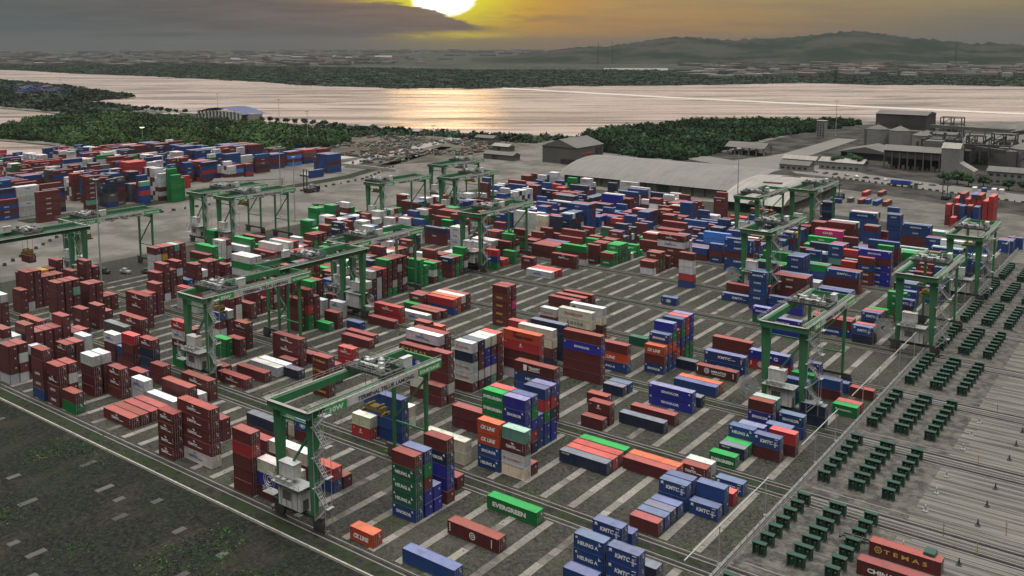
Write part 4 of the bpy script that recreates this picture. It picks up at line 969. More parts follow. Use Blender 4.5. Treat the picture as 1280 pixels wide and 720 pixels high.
-216.6 437.0 2 0 100 100 900
-216.6 439.7 2 0 400 900 100
-201.5 459.3 2 0 108 100 100 100
-201.5 462.0 2 0 100 600 100 100 100
-201.5 450.6 2 0 400
-201.5 453.3 2 0 400
-205.3 447.7 2 0 600 600
-185.3 433.8 2 0 100 100
-178.9 443.1 4 0 200 100
-168.4 344.6 4 0 108 408 108 107 108 / long maroon lettered container, top of five-high stack, seventh row | long light grey lettered container, second from top of five-high stack, seventh row |  |  | 
-168.4 347.3 4 0 100 400 100 100 100
-168.4 350.0 4 0 400 400 400 400
-151.0 317.4 2 0 100 409 409 200 615
-160.4 372.3 4 0 1500 1500 100 100 / long sky blue container, top of four-high stack, eighth row |  |  | 
-142.0 353.1 4 0 601 601 100 601 600 / long blue lettered container, top of five-high stack, seventh row | long blue lettered container, second from top of five-high stack, seventh row | long maroon container, third from top of five-high stack, seventh row, right one | long blue lettered container, fourth from top of five-high stack, seventh row | long blue container, bottom of five-high stack, seventh row
-123.2 407.7 4 0 1417 1417 100 600 / long magenta lettered container, top of four-high stack, ninth row |  |  | 
-123.2 410.4 4 0 100 100 100 800
-143.2 404.5 4 0 601 100 601 / long blue lettered container, top of three-high stack, ninth row |  | 
-143.2 407.2 4 0 1200 600 100
-119.5 390.9 4 0 800 600 100
-113.6 378.3 2 0 603 603 1100 100
-113.6 381.0 2 0 200 200 100 600
-113.6 383.7 2 0 600 100 600 800
-121.5 365.1 2 0 100 600 900 100
-121.5 367.8 2 0 100 800 100
-119.5 373.9 2 0 1100 1100 100
-105.9 372.5 2 0 200 100 200 600
-103.9 363.7 2 0 200 100 600
-119.8 413.6 4 0 100 100 100 600 100 / long maroon container, top of five-high stack, ninth row |  |  |  | 
-119.8 416.3 4 0 800 100 600 100 600
-119.8 419.1 4 0 400 100 100 600 100
-113.8 397.5 2 0 100 100 100 600
-136.3 423.8 2 0 100 100 600 100
-136.3 426.6 2 0 100 600 100 800
-143.2 423.9 2 0 100 600 100
-143.2 426.7 2 0 100 600 600
-109.9 414.2 2 0 100 600 600 600 600
-109.9 416.8 2 0 800 600 100 600 600
-107.3 419.3 2 0 109 200 600 100
-103.9 421.9 2 0 100 100
-119.4 445.1 4 0 602 600 600 600 600 / long blue lettered container, top of five-high stack, tenth row |  |  |  | 
-119.4 447.8 4 0 400 100 600 600 100
-119.4 450.5 4 0 100 400 600 100 600
-109.2 448.8 2 0 602 600 600 600 600
-109.2 451.5 2 0 600 600 100 600 600
-143.2 415.1 2 0 600 600 100
-143.2 417.8 2 0 800 600 100
-95.0 443.6 4 0 602 603 100 100 / long blue lettered container, top of four-high stack, tenth row |  |  | 
-95.0 446.3 4 0 800 100 600 100
-90.4 418.4 4 0 1100 600
-90.4 406.5 4 0 900 900 / long green container, top of two-high stack, ninth row, left one | long green container, bottom of two-high stack, ninth row, left one
-90.4 409.2 4 0 900 900
-90.4 412.0 4 0 1100 100
-78.1 424.9 4 0 602 600 / long blue lettered container, top of two-high stack, ninth row | 
-78.1 427.4 4 0 1100 100
-90.8 462.1 4 0 1100 400
-90.8 464.8 4 0 400 600
-87.9 431.0 2 0 602 600 100
-87.8 433.8 2 0 100 100 600
-75.5 430.0 4 0 400 100 100 / long light grey container, top of three-high stack, ninth row |  | 
-75.5 432.5 4 0 1300 600 100
-69.4 428.9 2 0 603 600 600
-69.3 431.7 2 0 600 600
-65.5 405.7 2 0 400 600 100
-65.5 408.4 2 0 600 600 600
-70.3 385.3 2 0 603 600 100
-70.3 388.1 2 0 600 100 600
-71.7 405.8 2 0 600 600
-71.7 408.5 2 0 600 100
-63.6 458.3 2 0 602 600
-63.6 461.0 2 0 600 600
-63.6 463.7 2 0 100 600
-61.1 468.6 2 0 600 600
-76.5 383.1 2 0 600 100
-76.5 385.9 2 0 600 600
-70.3 350.3 2 0 601 600 / short blue lettered container, top of two-high stack, seventh row | 
-70.3 353.0 2 0 600 100
-146.2 465.0 2 0 800 600 800 600 600
-146.2 467.7 2 0 800 800 600 600 600
-187.6 492.1 4 0 200 100
-187.6 494.8 4 0 100 600
-178.8 469.4 4 0 100 100
-178.9 440.6 2 0 200 100
-166.0 544.3 2 0 600
-130.9 533.1 2 0 600
-482.9 233.2 4 1 100 108 108 108 108 100
-498.6 269.0 2 1 108 108 108 108 108 1100 100
-501.3 269.0 2 1 100 100 100 100 100 100 100
-512.2 285.2 2 1 800 800 400 800 400 800
-514.9 285.2 2 1 400 800 800 400 400
-517.7 285.2 2 1 800 800 400 400 800 800
-516.6 293.5 2 1 600 600 800 1300 800 800
-519.3 293.5 2 1 600 600 800 600 800 1300
-522.1 293.5 2 1 800 600 600 800 600 800
-507.7 292.1 2 1 800 800 1300 800
-510.4 292.1 2 1 1300 800 800 800
-503.7 298.5 2 1 1300 1300 1300 1300
-506.4 298.5 2 1 1300 1300 1300 1300
-489.7 296.2 2 1 1100 600 200 600 600
-515.4 305.2 2 1 800 800 100 1300 800 100
-518.2 305.2 2 1 1300 800 100 800 800 800
-520.9 305.2 2 1 100 100 1300 100 100 1300
-537.3 317.5 4 1 200 200 200 200 200 200 200
-540.1 317.5 4 1 200 200 200 200 200 200 200
-542.8 317.5 4 1 200 200 200 200 200 200 200
-545.6 317.5 4 1 200 200 200 200 200 200 200
-499.3 311.3 2 1 400 400 100 400 400 100 400
-501.8 311.3 2 1 400 400 100 100 400 400 100
-504.4 311.3 2 1 100 100 400 100 400 100 400
-507.0 311.3 2 1 400 400 100 100 400 100 400
-509.5 311.3 2 1 100 100 400 400 400 400 100
-494.2 311.2 2 1 400 400 400 100 400 100
-496.7 311.2 2 1 400 400 100 400 400
-509.0 321.8 2 1 400 100 400 100
-490.3 314.7 2 1 900 900 900 900 900 900 900
-482.2 311.9 2 1 900 900 900 900 900 900
-485.3 316.2 2 1 900 900 900 900 900
-564.3 368.9 2 1 400 400 400 400 400 400 400
-567.0 368.9 2 1 400 400 400 400 400 400 400
-569.8 368.9 2 1 400 400 400 400 400 400 400
-572.5 368.9 2 1 400 400 400 400 400 400
-575.5 359.9 2 1 400 400 100 400 100 400
-578.2 359.9 2 1 100 400 400 400 100 100
-581.0 359.9 2 1 100 400 400 100 400
-583.7 359.9 2 1 100 100 400 400 400 100
-586.5 359.9 2 1 400 400 400 100 100 100
-589.2 359.9 2 1 400 400 400 100 400 400
-592.0 359.9 2 1 400 100 400 100 100 100
-537.2 371.4 4 1 800 600 200 600 100
-539.7 372.0 4 1 600 200 600 200 100
-542.3 372.0 4 1 800 600 100 200
-544.8 372.0 4 1 100 100 600 800 200
-547.4 372.0 4 1 200 100 200 600 800
-550.0 372.0 4 1 800 200 200 600 200
-552.5 372.0 4 1 200 600 200 600 200
-529.5 383.0 2 1 400 400 400 100 600
-532.0 383.0 2 1 600 400 400 100 400
-537.2 383.7 2 1 600 400 400 600
-524.4 382.1 2 1 400 400 100 400
-526.9 382.1 2 1 100 400 100 400
-534.6 382.1 2 1 400 400 100 100
-612.3 406.2 4 1 600 600 100 600 100 600
-615.1 406.2 4 1 600 600 600 600 100 600
-617.8 407.2 4 1 100 600 100 600 600 600
-620.5 407.2 4 1 600 100 100 600 100 100
-623.2 407.2 4 1 600 600 100 100 100 600
-626.0 407.2 4 1 100 600 100 600 600
-525.4 347.1 2 1 200 200 200
-651.0 373.4 4 1 100 100 100 600 100 100
-653.7 373.4 4 1 600 100 600 100 100
-656.5 373.4 4 1 100 600 100 100 100
-659.2 373.4 4 1 600 100 100 100 100 100
-662.0 373.4 4 1 100 100 100 100 100
-664.7 373.4 4 1 100 100 600 100 100
-667.5 373.4 4 1 100 100 100 100 100 100
-670.2 373.6 4 1 100 100 600 100 100 100
-673.0 373.7 4 1 100 600 100 100 100
-646.6 385.6 4 1 100 100 100 400 100 100
-649.3 385.8 4 1 100 100 100 100 100 100
-652.1 385.9 4 1 100 400 100 100 400 100
-654.8 385.9 4 1 100 100 100 100 400
-657.6 385.9 4 1 100 100 100 100 100
-660.3 385.9 4 1 400 100 100 100 100 100
-663.1 385.9 4 1 100 100 100 100 400 100
-665.8 385.9 4 1 100 100 100 100 400
-668.6 385.9 4 1 100 100 100 100 400 100
-645.5 404.2 4 1 100 600 100 100 600 100
-648.3 404.2 4 1 100 100 100 600 100 600
-651.0 404.2 4 1 100 600 100 100 100 100
-653.8 404.2 4 1 100 100 100 100 100
-656.5 404.2 4 1 600 600 100 100 600 100
-659.3 404.2 4 1 600 100 600 100 100 100
-662.0 404.2 4 1 600 100 100 100 100 100
-664.8 404.2 4 1 100 100 600 100 100 100
-667.5 404.2 4 1 600 600 100 600 100 100
-604.4 417.4 2 1 600 800 100 600 100 600
-607.1 417.4 2 1 600 600 100 600 100
-609.8 417.4 2 1 600 800 600 100 600 600
-612.5 418.5 2 1 600 600 600 100 100 100
-615.3 418.5 2 1 100 100 100 600 800
-584.6 301.1 4 1 600 400 600 100 600 100 600
-587.3 301.1 4 1 100 600 600 600 600 600 600
-657.2 344.1 2 1 800 100 600 100 600 100
-660.0 344.1 2 1 800 100 100 100 100 100
-662.7 344.1 2 1 100 600 600 600 100 600
-665.5 344.1 2 1 800 100 600 100 100 100
-668.2 344.1 2 1 100 100 600 600 100 600
-657.3 336.0 2 1 400 100 400 800 100 400
-660.1 336.0 2 1 100 400 800 100 100 400
-662.8 336.0 2 1 800 400 100 800 100 400
-665.6 336.0 2 1 100 400 100 100 100 100
-598.2 321.7 2 1 400 400 400 400 400 400
-601.0 321.7 2 1 400 400 400 400 400
-603.7 321.7 2 1 400 400 400 400 400 400
-606.5 321.7 2 1 400 400 400 400 400 400
-609.2 321.7 2 1 400 400 400 400 400
-683.8 375.4 2 1 400 400 100 400 400
-686.6 375.4 2 1 400 400 400 400 100
-689.3 375.4 2 1 400 100 400 400
-692.1 375.4 2 1 400 100 400 100 400
-694.8 375.4 2 1 400 400 400 400 400
-697.6 375.4 2 1 400 400 400 400 400
-622.2 303.4 2 1 400 400 400 100 400 400 400
-624.9 303.4 2 1 400 100 400 400 400 400 400
-627.7 303.4 2 1 400 400 400 400 400 400
-630.4 303.4 2 1 400 400 400 400 400 400 400
-633.2 303.4 2 1 400 100 400 400 400 400
-635.9 303.4 2 1 400 400 400 400 400 100 400
-638.7 303.4 2 1 400 400 400 400 400 100 100
-641.4 303.4 2 1 400 400 400 400 100 100 400
-562.1 280.2 2 1 1300 100 1300 1300 1300 100
-564.9 280.2 2 1 1300 1300 1300 100 1300 1300
-567.6 280.2 2 1 1300 1300 1300 1300 100 1300
-609.3 280.6 2 1 900 1300 400 1300 400 100
-612.0 280.6 2 1 400 1300 400 100 100 100
-614.8 280.6 2 1 400 900 400 100 400 400
-617.5 280.6 2 1 1300 400 400 900 100
-620.3 280.6 2 1 100 400 100 1300 100 100
-623.0 280.6 2 1 1300 400 100 1300 900
-568.6 266.6 4 1 600 100 100 100 100
-571.4 266.6 4 1 100 100 100 100 100
-574.1 266.6 4 1 100 100 100 100 100
-576.9 266.6 4 1 600 100 100 100 100
-579.6 266.6 4 1 600 100 100 100
-582.4 266.6 4 1 600 100 100 100
-585.1 266.6 4 1 100 100 100 100 100
-542.0 250.5 4 1 100 600 600 600 100
-547.1 250.5 4 1 600 600 100 600
-552.2 250.5 4 1 100 100 100 100 600
-557.3 250.5 4 1 100 600 600 600 100
-562.5 250.5 4 1 600 600 100 100 600
-567.6 250.5 4 1 600 600 600 600 100
-572.7 250.5 4 1 600 600 600 600 100
-544.6 246.3 4 1 700 600 100
-549.7 246.3 4 1 600 100 600
-554.8 246.3 4 1 100 100 600
-559.9 246.3 4 1 100 600 700
-565.0 246.3 4 1 100 700
-570.1 246.3 4 1 700 600
-532.8 265.9 2 1 100 100 100 400
-535.6 265.9 2 1 100 100 100
-605.4 447.4 4 1 100 600 100 100 600
-608.1 447.4 4 1 600 100 100 600 100
-610.9 447.5 4 1 600 600 100 100 600
-613.6 447.5 4 1 100 600 600 600
-616.4 447.5 4 1 600 100 100 100 100
-619.1 447.5 4 1 600 100 600 100 100
-621.9 447.5 4 1 100 600 100 600 100
-624.6 447.7 4 1 600 100 100 100 100
-627.4 447.9 4 1 600 600 100 100 100
-602.0 459.6 4 1 100 100 600 100 600
-604.7 459.9 4 1 100 100 100 600
-607.5 460.0 4 1 100 100 100 100 100
-610.2 460.0 4 1 600 600 600 100 600
-613.0 460.0 4 1 100 100 100 100 600
-615.7 460.0 4 1 100 600 100 100
-618.5 460.0 4 1 100 600 100 600 100
-621.2 460.0 4 1 100 100 600 100 100
-624.0 460.0 4 1 100 100 100 100 600
-555.3 443.5 4 1 600 100 100 600
-558.1 443.5 4 1 600 100 600 600
-560.8 443.5 4 1 600 100 100 600
-563.6 443.5 4 1 100 100 100 600
-558.0 461.9 4 1 100 1500 100 1500
-560.7 461.9 4 1 100 100 100 100
-563.5 461.9 4 1 1500 100 1500 1500
-566.2 461.9 4 1 100 100 100
-569.0 461.9 4 1 100 100 100
-559.4 477.8 4 1 200 1300 100 600
-562.1 477.8 4 1 200 200 1300 200
-564.9 477.8 4 1 1300 100 1300 600
-567.6 477.8 4 1 600 100 200 600
-570.4 477.8 4 1 600 200 100 1300
-504.2 453.3 4 1 600 600 100 600 600
-507.0 453.3 4 1 600 600 600 600 100
-509.7 453.3 4 1 600 600 600 600 100
-512.5 453.3 4 1 100 600 600 600 600
-515.2 453.3 4 1 600 100 100 600 600
-518.0 453.3 4 1 600 600 600 600
-494.9 428.0 4 1 600 600
-526.0 389.4 2 1 100 1500 100 400
-528.7 389.4 2 1 100 400 100 100
-525.0 396.9 2 1 100 600 200 600
-527.7 396.9 2 1 100 100 600 600
-551.9 404.5 2 1 100 400 100 600
-554.6 404.5 2 1 100 100 100
-557.4 404.5 2 1 100 100 100 100
-560.1 404.5 2 1 400 400 100 400
-583.6 468.2 4 1 1300 100 600 100
-586.4 468.2 4 1 1300 1300 100
-589.1 468.2 4 1 100 100 100 600
-591.9 468.2 4 1 100 100 1300
-594.6 468.2 4 1 1300 1300 1300 100
-573.9 505.9 4 1 100 100 600
-576.6 505.9 4 1 100 100 100
-579.4 505.9 4 1 600 600
-582.1 505.9 4 1 100 600 600
-584.9 505.9 4 1 600 600 100
-100.4 511.2 2 1 200 200 100 100
-96.4 512.6 2 1 100 100 600 100
-93.6 510.8 2 1 600 600 600 600
-90.7 512.9 2 1 100 600 600 600
-87.1 511.3 2 1 600 600 600 600
-96.5 504.5 2 1 200 200
-84.1 533.6 4 1 200 200 200 200 200
-86.9 533.6 4 1 200 200 200 200
-90.1 535.2 4 1 100 200 200 200 600
-92.9 535.2 4 1 600 200 200 200 100
-95.6 535.2 4 1 200 100 200 200
-98.4 535.2 4 1 100 600 200 200 100
-101.1 535.2 4 1 200 200 100 200
-155.4 549.0 4 1 100
-146.9 548.9 4 1 600
-141.7 549.6 4 1 100
-152.2 551.4 2 1 600
-161.9 550.7 2 1 1300
-161.8 578.7 4 1 200
-154.0 584.5 4 1 100
-96.0 639.2 2 1 400
-100.3 639.7 2 1 400
-105.8 639.4 2 1 600
-111.3 639.1 2 1 400
'''
# ------------------------------------------------------------------ shipping containers
COL = dict(m=(.098, .019, .019), r=(.34, .026, .030), o=(.48, .066, .022), w=(.47, .47, .46), c=(.56, .52, .41), b=(.010, .046, .175), s=(.014, .022, .25), n=(.011, .020, .050),
           g=(.003, .165, .038), e=(.006, .085, .045), t=(.12, .30, .22), y=(.58, .32, .03), k=(.07, .075, .08), p=(.52, .02, .17), l=(.05, .19, .62))
TH = 2.72; HC = 2.66; WD = 2.44
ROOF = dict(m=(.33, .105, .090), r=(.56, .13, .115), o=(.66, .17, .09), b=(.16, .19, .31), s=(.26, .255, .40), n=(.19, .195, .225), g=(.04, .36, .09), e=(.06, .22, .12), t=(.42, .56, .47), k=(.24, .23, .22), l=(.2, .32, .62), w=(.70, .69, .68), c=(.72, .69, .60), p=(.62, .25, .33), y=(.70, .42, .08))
CURC = [None]
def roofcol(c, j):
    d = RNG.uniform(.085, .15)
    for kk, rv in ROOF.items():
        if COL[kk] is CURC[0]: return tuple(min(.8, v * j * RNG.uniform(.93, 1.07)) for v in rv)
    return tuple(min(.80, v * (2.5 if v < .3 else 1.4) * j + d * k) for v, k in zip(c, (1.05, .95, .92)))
def corrug(b, L, y, out, x0, x1, z0, z1, pitch=.278, dep=.04):
    """trapezoid sheet along x at depth y; out = -1 faces -y"""
    xs = []; n_ = int((x1 - x0) / pitch); p_ = (x1 - x0) / n_
    for i in range(n_):
        a = x0 + i * p_; xs += [(a, 0), (a + p_ * .26, 0), (a + p_ * .5, 1), (a + p_ * .76, 1)]
    xs.append((x1, 0)); o_ = len(b.v)
    for z in (z0, z1):
        for x, d in xs: b.v.append((x, y - out * d * dep, z))
    k = len(xs)
    for i in range(k - 1):
        q = (o_ + i, o_ + i + 1, o_ + k + i + 1, o_ + k + i); b.f.append(q if out < 0 else q[::-1]); b.c.append((1, 1, 1))
MESH = {}
for sz, L in (('2', 6.06), ('4', 12.19)):
    b = MB(); corrug(b, L, .035, -1, -L + .16, -.16, .16, HC - .12); corrug(b, L, WD - .035, 1, -L + .16, -.16, .16, HC - .12)
    b.face([(-L + .05, .12, .16), (-L + .05, WD - .12, .16), (-L + .05, WD - .12, HC - .1), (-L + .05, .12, HC - .1)])
    b.box(-L + .1, -.1, .1, WD - .1, .12, .15); MESH['body' + sz] = b.mesh('container_body', M['paint'])
    b = MB()
    for x in (-L, -.15):
        for y in (0, WD - .15): b.box(x, x + .15, y, y + .15, .12, HC - .12)
        for y in (0, WD - .16):
            for z in (0, HC - .12): b.box(x - .005, x + .155, y - .004, y + .164, z, z + .118)
        b.box(x + .01, x + .12, .15, WD - .15, HC - .13, HC - .012); b.box(x + .01, x + .12, .15, WD - .15, .01, .15)
    for y in (.004, WD - .074):
        b.box(-L + .15, -.15, y, y + .07, .02, .17); b.box(-L + .15, -.15, y, y + .07, HC - .13, HC - .015)
    MESH['frame' + sz] = b.mesh('container_frame', M['frame'])
    b = MB(); nn = int(L / .42); p_ = (L - .3) / nn
    for i in range(nn):
        a = -L + .15 + i * p_; z = HC - .035
        b.face([(a, .075, z), (a + p_ * .35, .075, z), (a + p_ * .35, WD - .075, z), (a, WD - .075, z)])
        b.face([(a + p_ * .35, .075, z), (a + p_ * .5, .075, z - .02), (a + p_ * .5, WD - .075, z - .02), (a + p_ * .35, WD - .075, z)])
        b.face([(a + p_ * .5, .075, z - .02), (a + p_ * .85, .075, z - .02), (a + p_ * .85, WD - .075, z - .02), (a + p_ * .5, WD - .075, z - .02)])
        b.face([(a + p_ * .85, .075, z - .02), (a + p_, .075, z), (a + p_, WD - .075, z), (a + p_ * .85, WD - .075, z - .02)])
    for y in (.0, WD - .09): b.box(-L + .15, -.15, y, y + .09, HC - .034, HC - .006)
    for x in (-L + .002, -.132): b.box(x, x + .13, .15, WD - .15, HC - .034, HC - .004)
    MESH['roof' + sz] = b.mesh('container_roof', M['roofpaint'])
b = MB(); b.box(-.06, -.02, 0, 1.05, .17, HC - .15)
for z in (.6, 1.15, 1.7): b.box(-.022, -.012, .06, .99, z, z + .42)
MESH['door'] = b.mesh('container_door', M['paint'])
b = MB()
for y in (.25, .80):
    b.tube((.03, y, .12), (.03, y, HC - .1), .03, n=6)
    for z in (.2, .7, 1.35, 2.0, 2.45): b.box(-.01, .05, y - .06, y + .06, z, z + .07)
    b.box(.03, .06, y - .02, y + .34, 1.08, 1.14)
MESH['rod'] = b.mesh('lock_rod', M['rod'])
b = MB(); b.box(-.005, .012, .40, .72, 1.55, 1.85); b.box(-.005, .012, .12, .52, 2.12, 2.3); MESH['plate'] = b.mesh('marking_plate', M['white_letter'])

def text_parts(s_, size, bold=.012, ital=0., ex=.012):
    cu = bpy.data.curves.new('t', 'FONT'); cu.body = s_; cu.size = size; cu.extrude = ex; cu.offset = bold * size; cu.shear = ital; cu.resolution_u = 2
    o = bpy.data.objects.new('t', cu); C.objects.link(o); bpy.context.view_layer.update()
    me = o.evaluated_get(bpy.context.evaluated_depsgraph_get()).to_mesh(); vs = [v.co.copy() for v in me.vertices]; fs = [tuple(p.vertices) for p in me.polygons]
    o.to_mesh_clear(); bpy.data.objects.remove(o); bpy.data.curves.remove(cu)
    return vs, fs
def put_text(b, s_, size, x, z, wid=None, y=-.014, **k):
    """text standing on a wall that faces -y, left end at x; scaled to width wid"""
    vs, fs = text_parts(s_, size, **k)
    x0 = min(v.x for v in vs); x1 = max(v.x for v in vs); sc = (wid / (x1 - x0)) if wid else 1
    b.add([(x + (v.x - x0) * sc, y - v.z, z + v.y) for v in vs], fs)
def ring(b, x, z, r0, r1, sx=1., n_=20):
    for i in range(n_):
        a0 = 2 * math.pi * i / n_; a1 = 2 * math.pi * (i + 1) / n_
        q = lambda a, r_: (x + math.cos(a) * r_ * sx, -.026, z + math.sin(a) * r_)
        b.face([q(a0, r1), q(a1, r1), q(a1, r0), q(a0, r0)])
def bxz(b, x0, x1, z0, z1): b.box(x0, x1, -.028, -.004, z0, z1)
def idmarks(b, L, right=True):
    bxz(b, -1.15 if right else -L + .3, -.35 if right else -L + 1.1, 2.28, 2.40)
    for k in range(3): bxz(b, -.62, -.54, 1.9 - k * .17, 2.0 - k * .17)
def split_x(b, m_):
    """one mesh per group of marks that stand well apart along the box"""
    fs = sorted(range(len(b.f)), key=lambda i: min(b.v[j][0] for j in b.f[i])); out = []; end = None
    for i in fs:
        xs = [b.v[j][0] for j in b.f[i]]
        if end is None or min(xs) > end + .55: out.append([]); end = max(xs)
        out[-1].append(i); end = max(end, max(xs))
    res = []
    for g in out:
        q = MB(); mp = {}
        for i in g:
            for j in b.f[i]:
                if j not in mp: mp[j] = len(q.v); q.v.append(b.v[j])
            q.f.append(tuple(mp[j] for j in b.f[i])); q.c.append((1, 1, 1))
        res.append((len(q.f), q.mesh('container_lettering', m_)))
    res.sort(key=lambda t: -t[0]); return [t[1] for t in res]
def logo(code, sz, L):
    b = MB(); m_ = 'white_letter'; cx = -L / 2
    if code == 'K':
        wd = 2.9 if sz == '2' else 4.0; bxz(b, -L + .45, -L + .95, 1.95, 2.32); bxz(b, -L + .35, -L + 1.05, 1.8, 1.88)
        put_text(b, 'KMTC', 1.05, cx - wd * .5, 1.05, wd, bold=.03, ital=.15); bxz(b, cx + wd * .55, cx + wd * .55 + 1.1, 1.08, 1.22); idmarks(b, L)
        for k in range(7): bxz(b, -1.2, -.8, 1.7 - k * .19, 1.78 - k * .19)
    elif code == 'S':
        wd = 4.0 if sz == '2' else 5.0; put_text(b, 'SINOKOR', .86, cx - wd * .5, 1.0, wd, bold=.03); ring(b, -L + .55, 2.15, .1, .24); bxz(b, -.9, -.55, 1.95, 2.3); bxz(b, -.7, -.45, 1.9, 2.02)
    elif code == 'H':
        wd = 4.1 if sz == '2' else 5.; put_text(b, 'HEUNG A', .92, cx - wd * .53, .95, wd, bold=.03); ring(b, -L + .6, 2.1, .08, .22); bxz(b, -.95, -.8, 1.75, 2.35); bxz(b, -.8, -.5, 1.9, 2.05)
    elif code == 'E':
        wd = 5.2 if sz == '2' else 8.2; put_text(b, 'EVERGREEN' if sz == '4' else 'EVERGREEN', 1.25 if sz == '4' else .95, -L + .45 + (1. if sz == '4' else 0), .85, wd, bold=.04)
    elif code == 'F':
        bxz(b, -L + .8, -L + 1.1, 1.3, 1.75); put_text(b, 'EVERGREEN', .55, -L + 1.3, 1.25, 3.4, bold=.03)
    elif code == 'C':
        wd = 4.0 if sz == '2' else 5.; put_text(b, 'CK LINE', 1.15, cx - wd * .52, .8, wd, bold=.045, ital=.2)
    elif code == 'T':
        m_ = 'gold_letter'; wd = 3.6 if sz == '2' else 7.4; r_ = .42 if sz == '2' else .72; lx = -L + .75 if sz == '2' else -L + 1.6
        ring(b, lx, 1.45, r_ * .72, r_, n_=6); ring(b, lx, 1.45, r_ * .2, r_ * .42, n_=6)
        st_ = 'TEMAS' if sz == '2' else 'T E M A S'; put_text(b, st_, .72 if sz == '2' else 1.05, lx + r_ + .25, 1.08, wd, bold=.02)
    elif code == 'X':
        wd = 2.6 if sz == '2' else 3.3; put_text(b, 'TANTO', .85, cx - wd * .75, 1.0, wd, bold=.04, ital=.2); bxz(b, cx + wd * .3, cx + wd * .3 + (1.2 if sz == '2' else 1.7), .98, 1.14)
        b.face([(cx - .65, -.026, 2.3), (cx - .3, -.026, 1.95), (cx + .35, -.026, 1.9), (cx - .05, -.026, 2.28)])
        for k in range(3): bxz(b, -.5, -.36, 2.05 - k * .5, 2.2 - k * .5)
    elif code == 'U':
        m_ = 'red_letter'; bxz(b, -L + .5, -L + 1.0, 1.25, 1.5); bxz(b, -L + .7, -L + .8, .9, 1.25); wd = 3.6 if sz == '2' else 4.6
        put_text(b, 'YANG MING', .62, -L + 1.3 if sz == '2' else cx - 2, .98, wd, bold=.01)
    elif code == 'D': m_ = 'red_letter'; put_text(b, 'TRADECORP', 1.0, -L + 2.1, .95, 7.0, bold=.02)
    elif code == 'V': m_ = 'dark_letter'; put_text(b, 'C O S C O', 1.1, -L + 3.2, .9, 6.0, bold=.03)
    elif code == 'Q': m_ = 'dark_letter'; bxz(b, -L + .9, -L + 2.2, .8, 1.9); put_text(b, 'MAERSK', 1.1, -L + 3.0, .9, 6.6, bold=.03)
    elif code == 'Y': m_ = 'dark_letter'; put_text(b, 'Hapag-Lloyd', 1.15, -L + 3.4, .95, 6.6, bold=.03, ital=.15); bxz(b, -L + 3.2, -L + 4.6, 2.0, 2.3)
    elif code == 'I':
        ring(b, cx - .1, 1.75, .12, .36, .8, 12); bxz(b, cx - .7, cx + .6, 1.1, 1.22); bxz(b, -L + .45, -L + .9, 1.9, 2.02)
    elif code == 'L': ring(b, cx - .1, 1.4, .0, .34, 1.7); ring(b, cx - .1, 1.4, .5, .62, 1.6); bxz(b, -L + .5, -L + .6, 1., 1.9)
    elif code == 'G':
        ring(b, -L + 3.4, 1.5, .62, .8); ring(b, -L + 3.4, 1.5, .2, .4); put_text(b, 'MERATUS', .85, -L + 4.8, 1.3, 4.4, bold=.03); bxz(b, -L + 4.9, -L + 9., .85, 1.0); bxz(b, -L + .5, -L + .75, 1.0, 2.2); bxz(b, -1.0, -.8, .7, 2.2)
    elif code == 'O':
        if sz == '4': ring(b, cx, 1.35, .55, .72); ring(b, cx, 1.35, .2, .34); [bxz(b, -L + .5, -L + .75, 2.0 - k * .42, 2.25 - k * .42) for k in range(4)]; bxz(b, -1.6, -1.45, .5, 2.1)
        if False: pass
    elif code == 'N': put_text(b, 'ONE', 1.25, -L + 3.6, .75, 4.4, bold=.03)
    elif code == 'P': put_text(b, 'I P G', 1.35, -L + 5., .75, 3.6, bold=.035); ring(b, -L + .9, 2.1, .1, .25)
    elif code == 'R': b.face([(-L + 3.0, -.026, .6), (-L + 3.9, -.026, .6), (-L + 4.1, -.026, 2.1), (-L + 2.9, -.026, 2.1)]); put_text(b, 'TRANSIT', 1.0, -L + 4.5, 1.15, 3.5, bold=.03); bxz(b, -L + 4.5, -L + 8., .8, .95)
    elif code == 'A': put_text(b, 'CMA CGM', .42, -L + .6, 2.05, 2.0, bold=.02)
    elif code == 'W': put_text(b, 'CHINA', 1.1, -L + 1.8, .9, 4.5, bold=.03)
    if not b.v: return None
    return split_x(b, M[m_])
LOGO = {}
stuff = []
def container(x, y, z, sz, rot, c, code, label):
    L = 6.06 if sz == '2' else 12.19
    o = empty('shipping_container', (x, y + (L if rot else 0), z), R(90) if rot else 0)
    tag(o, label, 'shipping container', 'containers stacked in the yard')
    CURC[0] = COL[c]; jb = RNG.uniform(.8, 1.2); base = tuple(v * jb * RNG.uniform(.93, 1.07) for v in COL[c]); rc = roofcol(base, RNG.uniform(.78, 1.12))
    def part(name, me, col_, parent=o, loc=None):
        p = bpy.data.objects.new(name, me); C.objects.link(p); p.parent = parent; p.color = (*col_, 1)
        if loc: p.location = loc
        return p
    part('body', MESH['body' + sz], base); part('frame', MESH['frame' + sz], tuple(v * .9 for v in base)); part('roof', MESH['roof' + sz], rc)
    for yy in (.16, 1.23):
        d = part('door', MESH['door'], tuple(v * .95 for v in base), o, (0, yy, 0)); part('lock_rod', MESH['rod'], base, d)
        if yy > 1: part('marking_plate', MESH['plate'], base, d)
    if code != '-':
        k = (code, sz, c in 'wc')
        if k not in LOGO:
            me = logo(code, sz, L)
            for q in (me or []):
                if c in 'wc' and code == 'X': q.materials[0] = M['blue_letter']
                if c in 'wc' and code == 'I': q.materials[0] = M['red_letter']
            LOGO[k] = me
        for i_, q in enumerate(LOGO[k] or []): part('marking' if i_ else 'lettering', q, base)
    return o
COLOURS = 'mrowcbsngetykpl'; MARKS = '-KSHEFCTXUDVQYILGONPRAW'
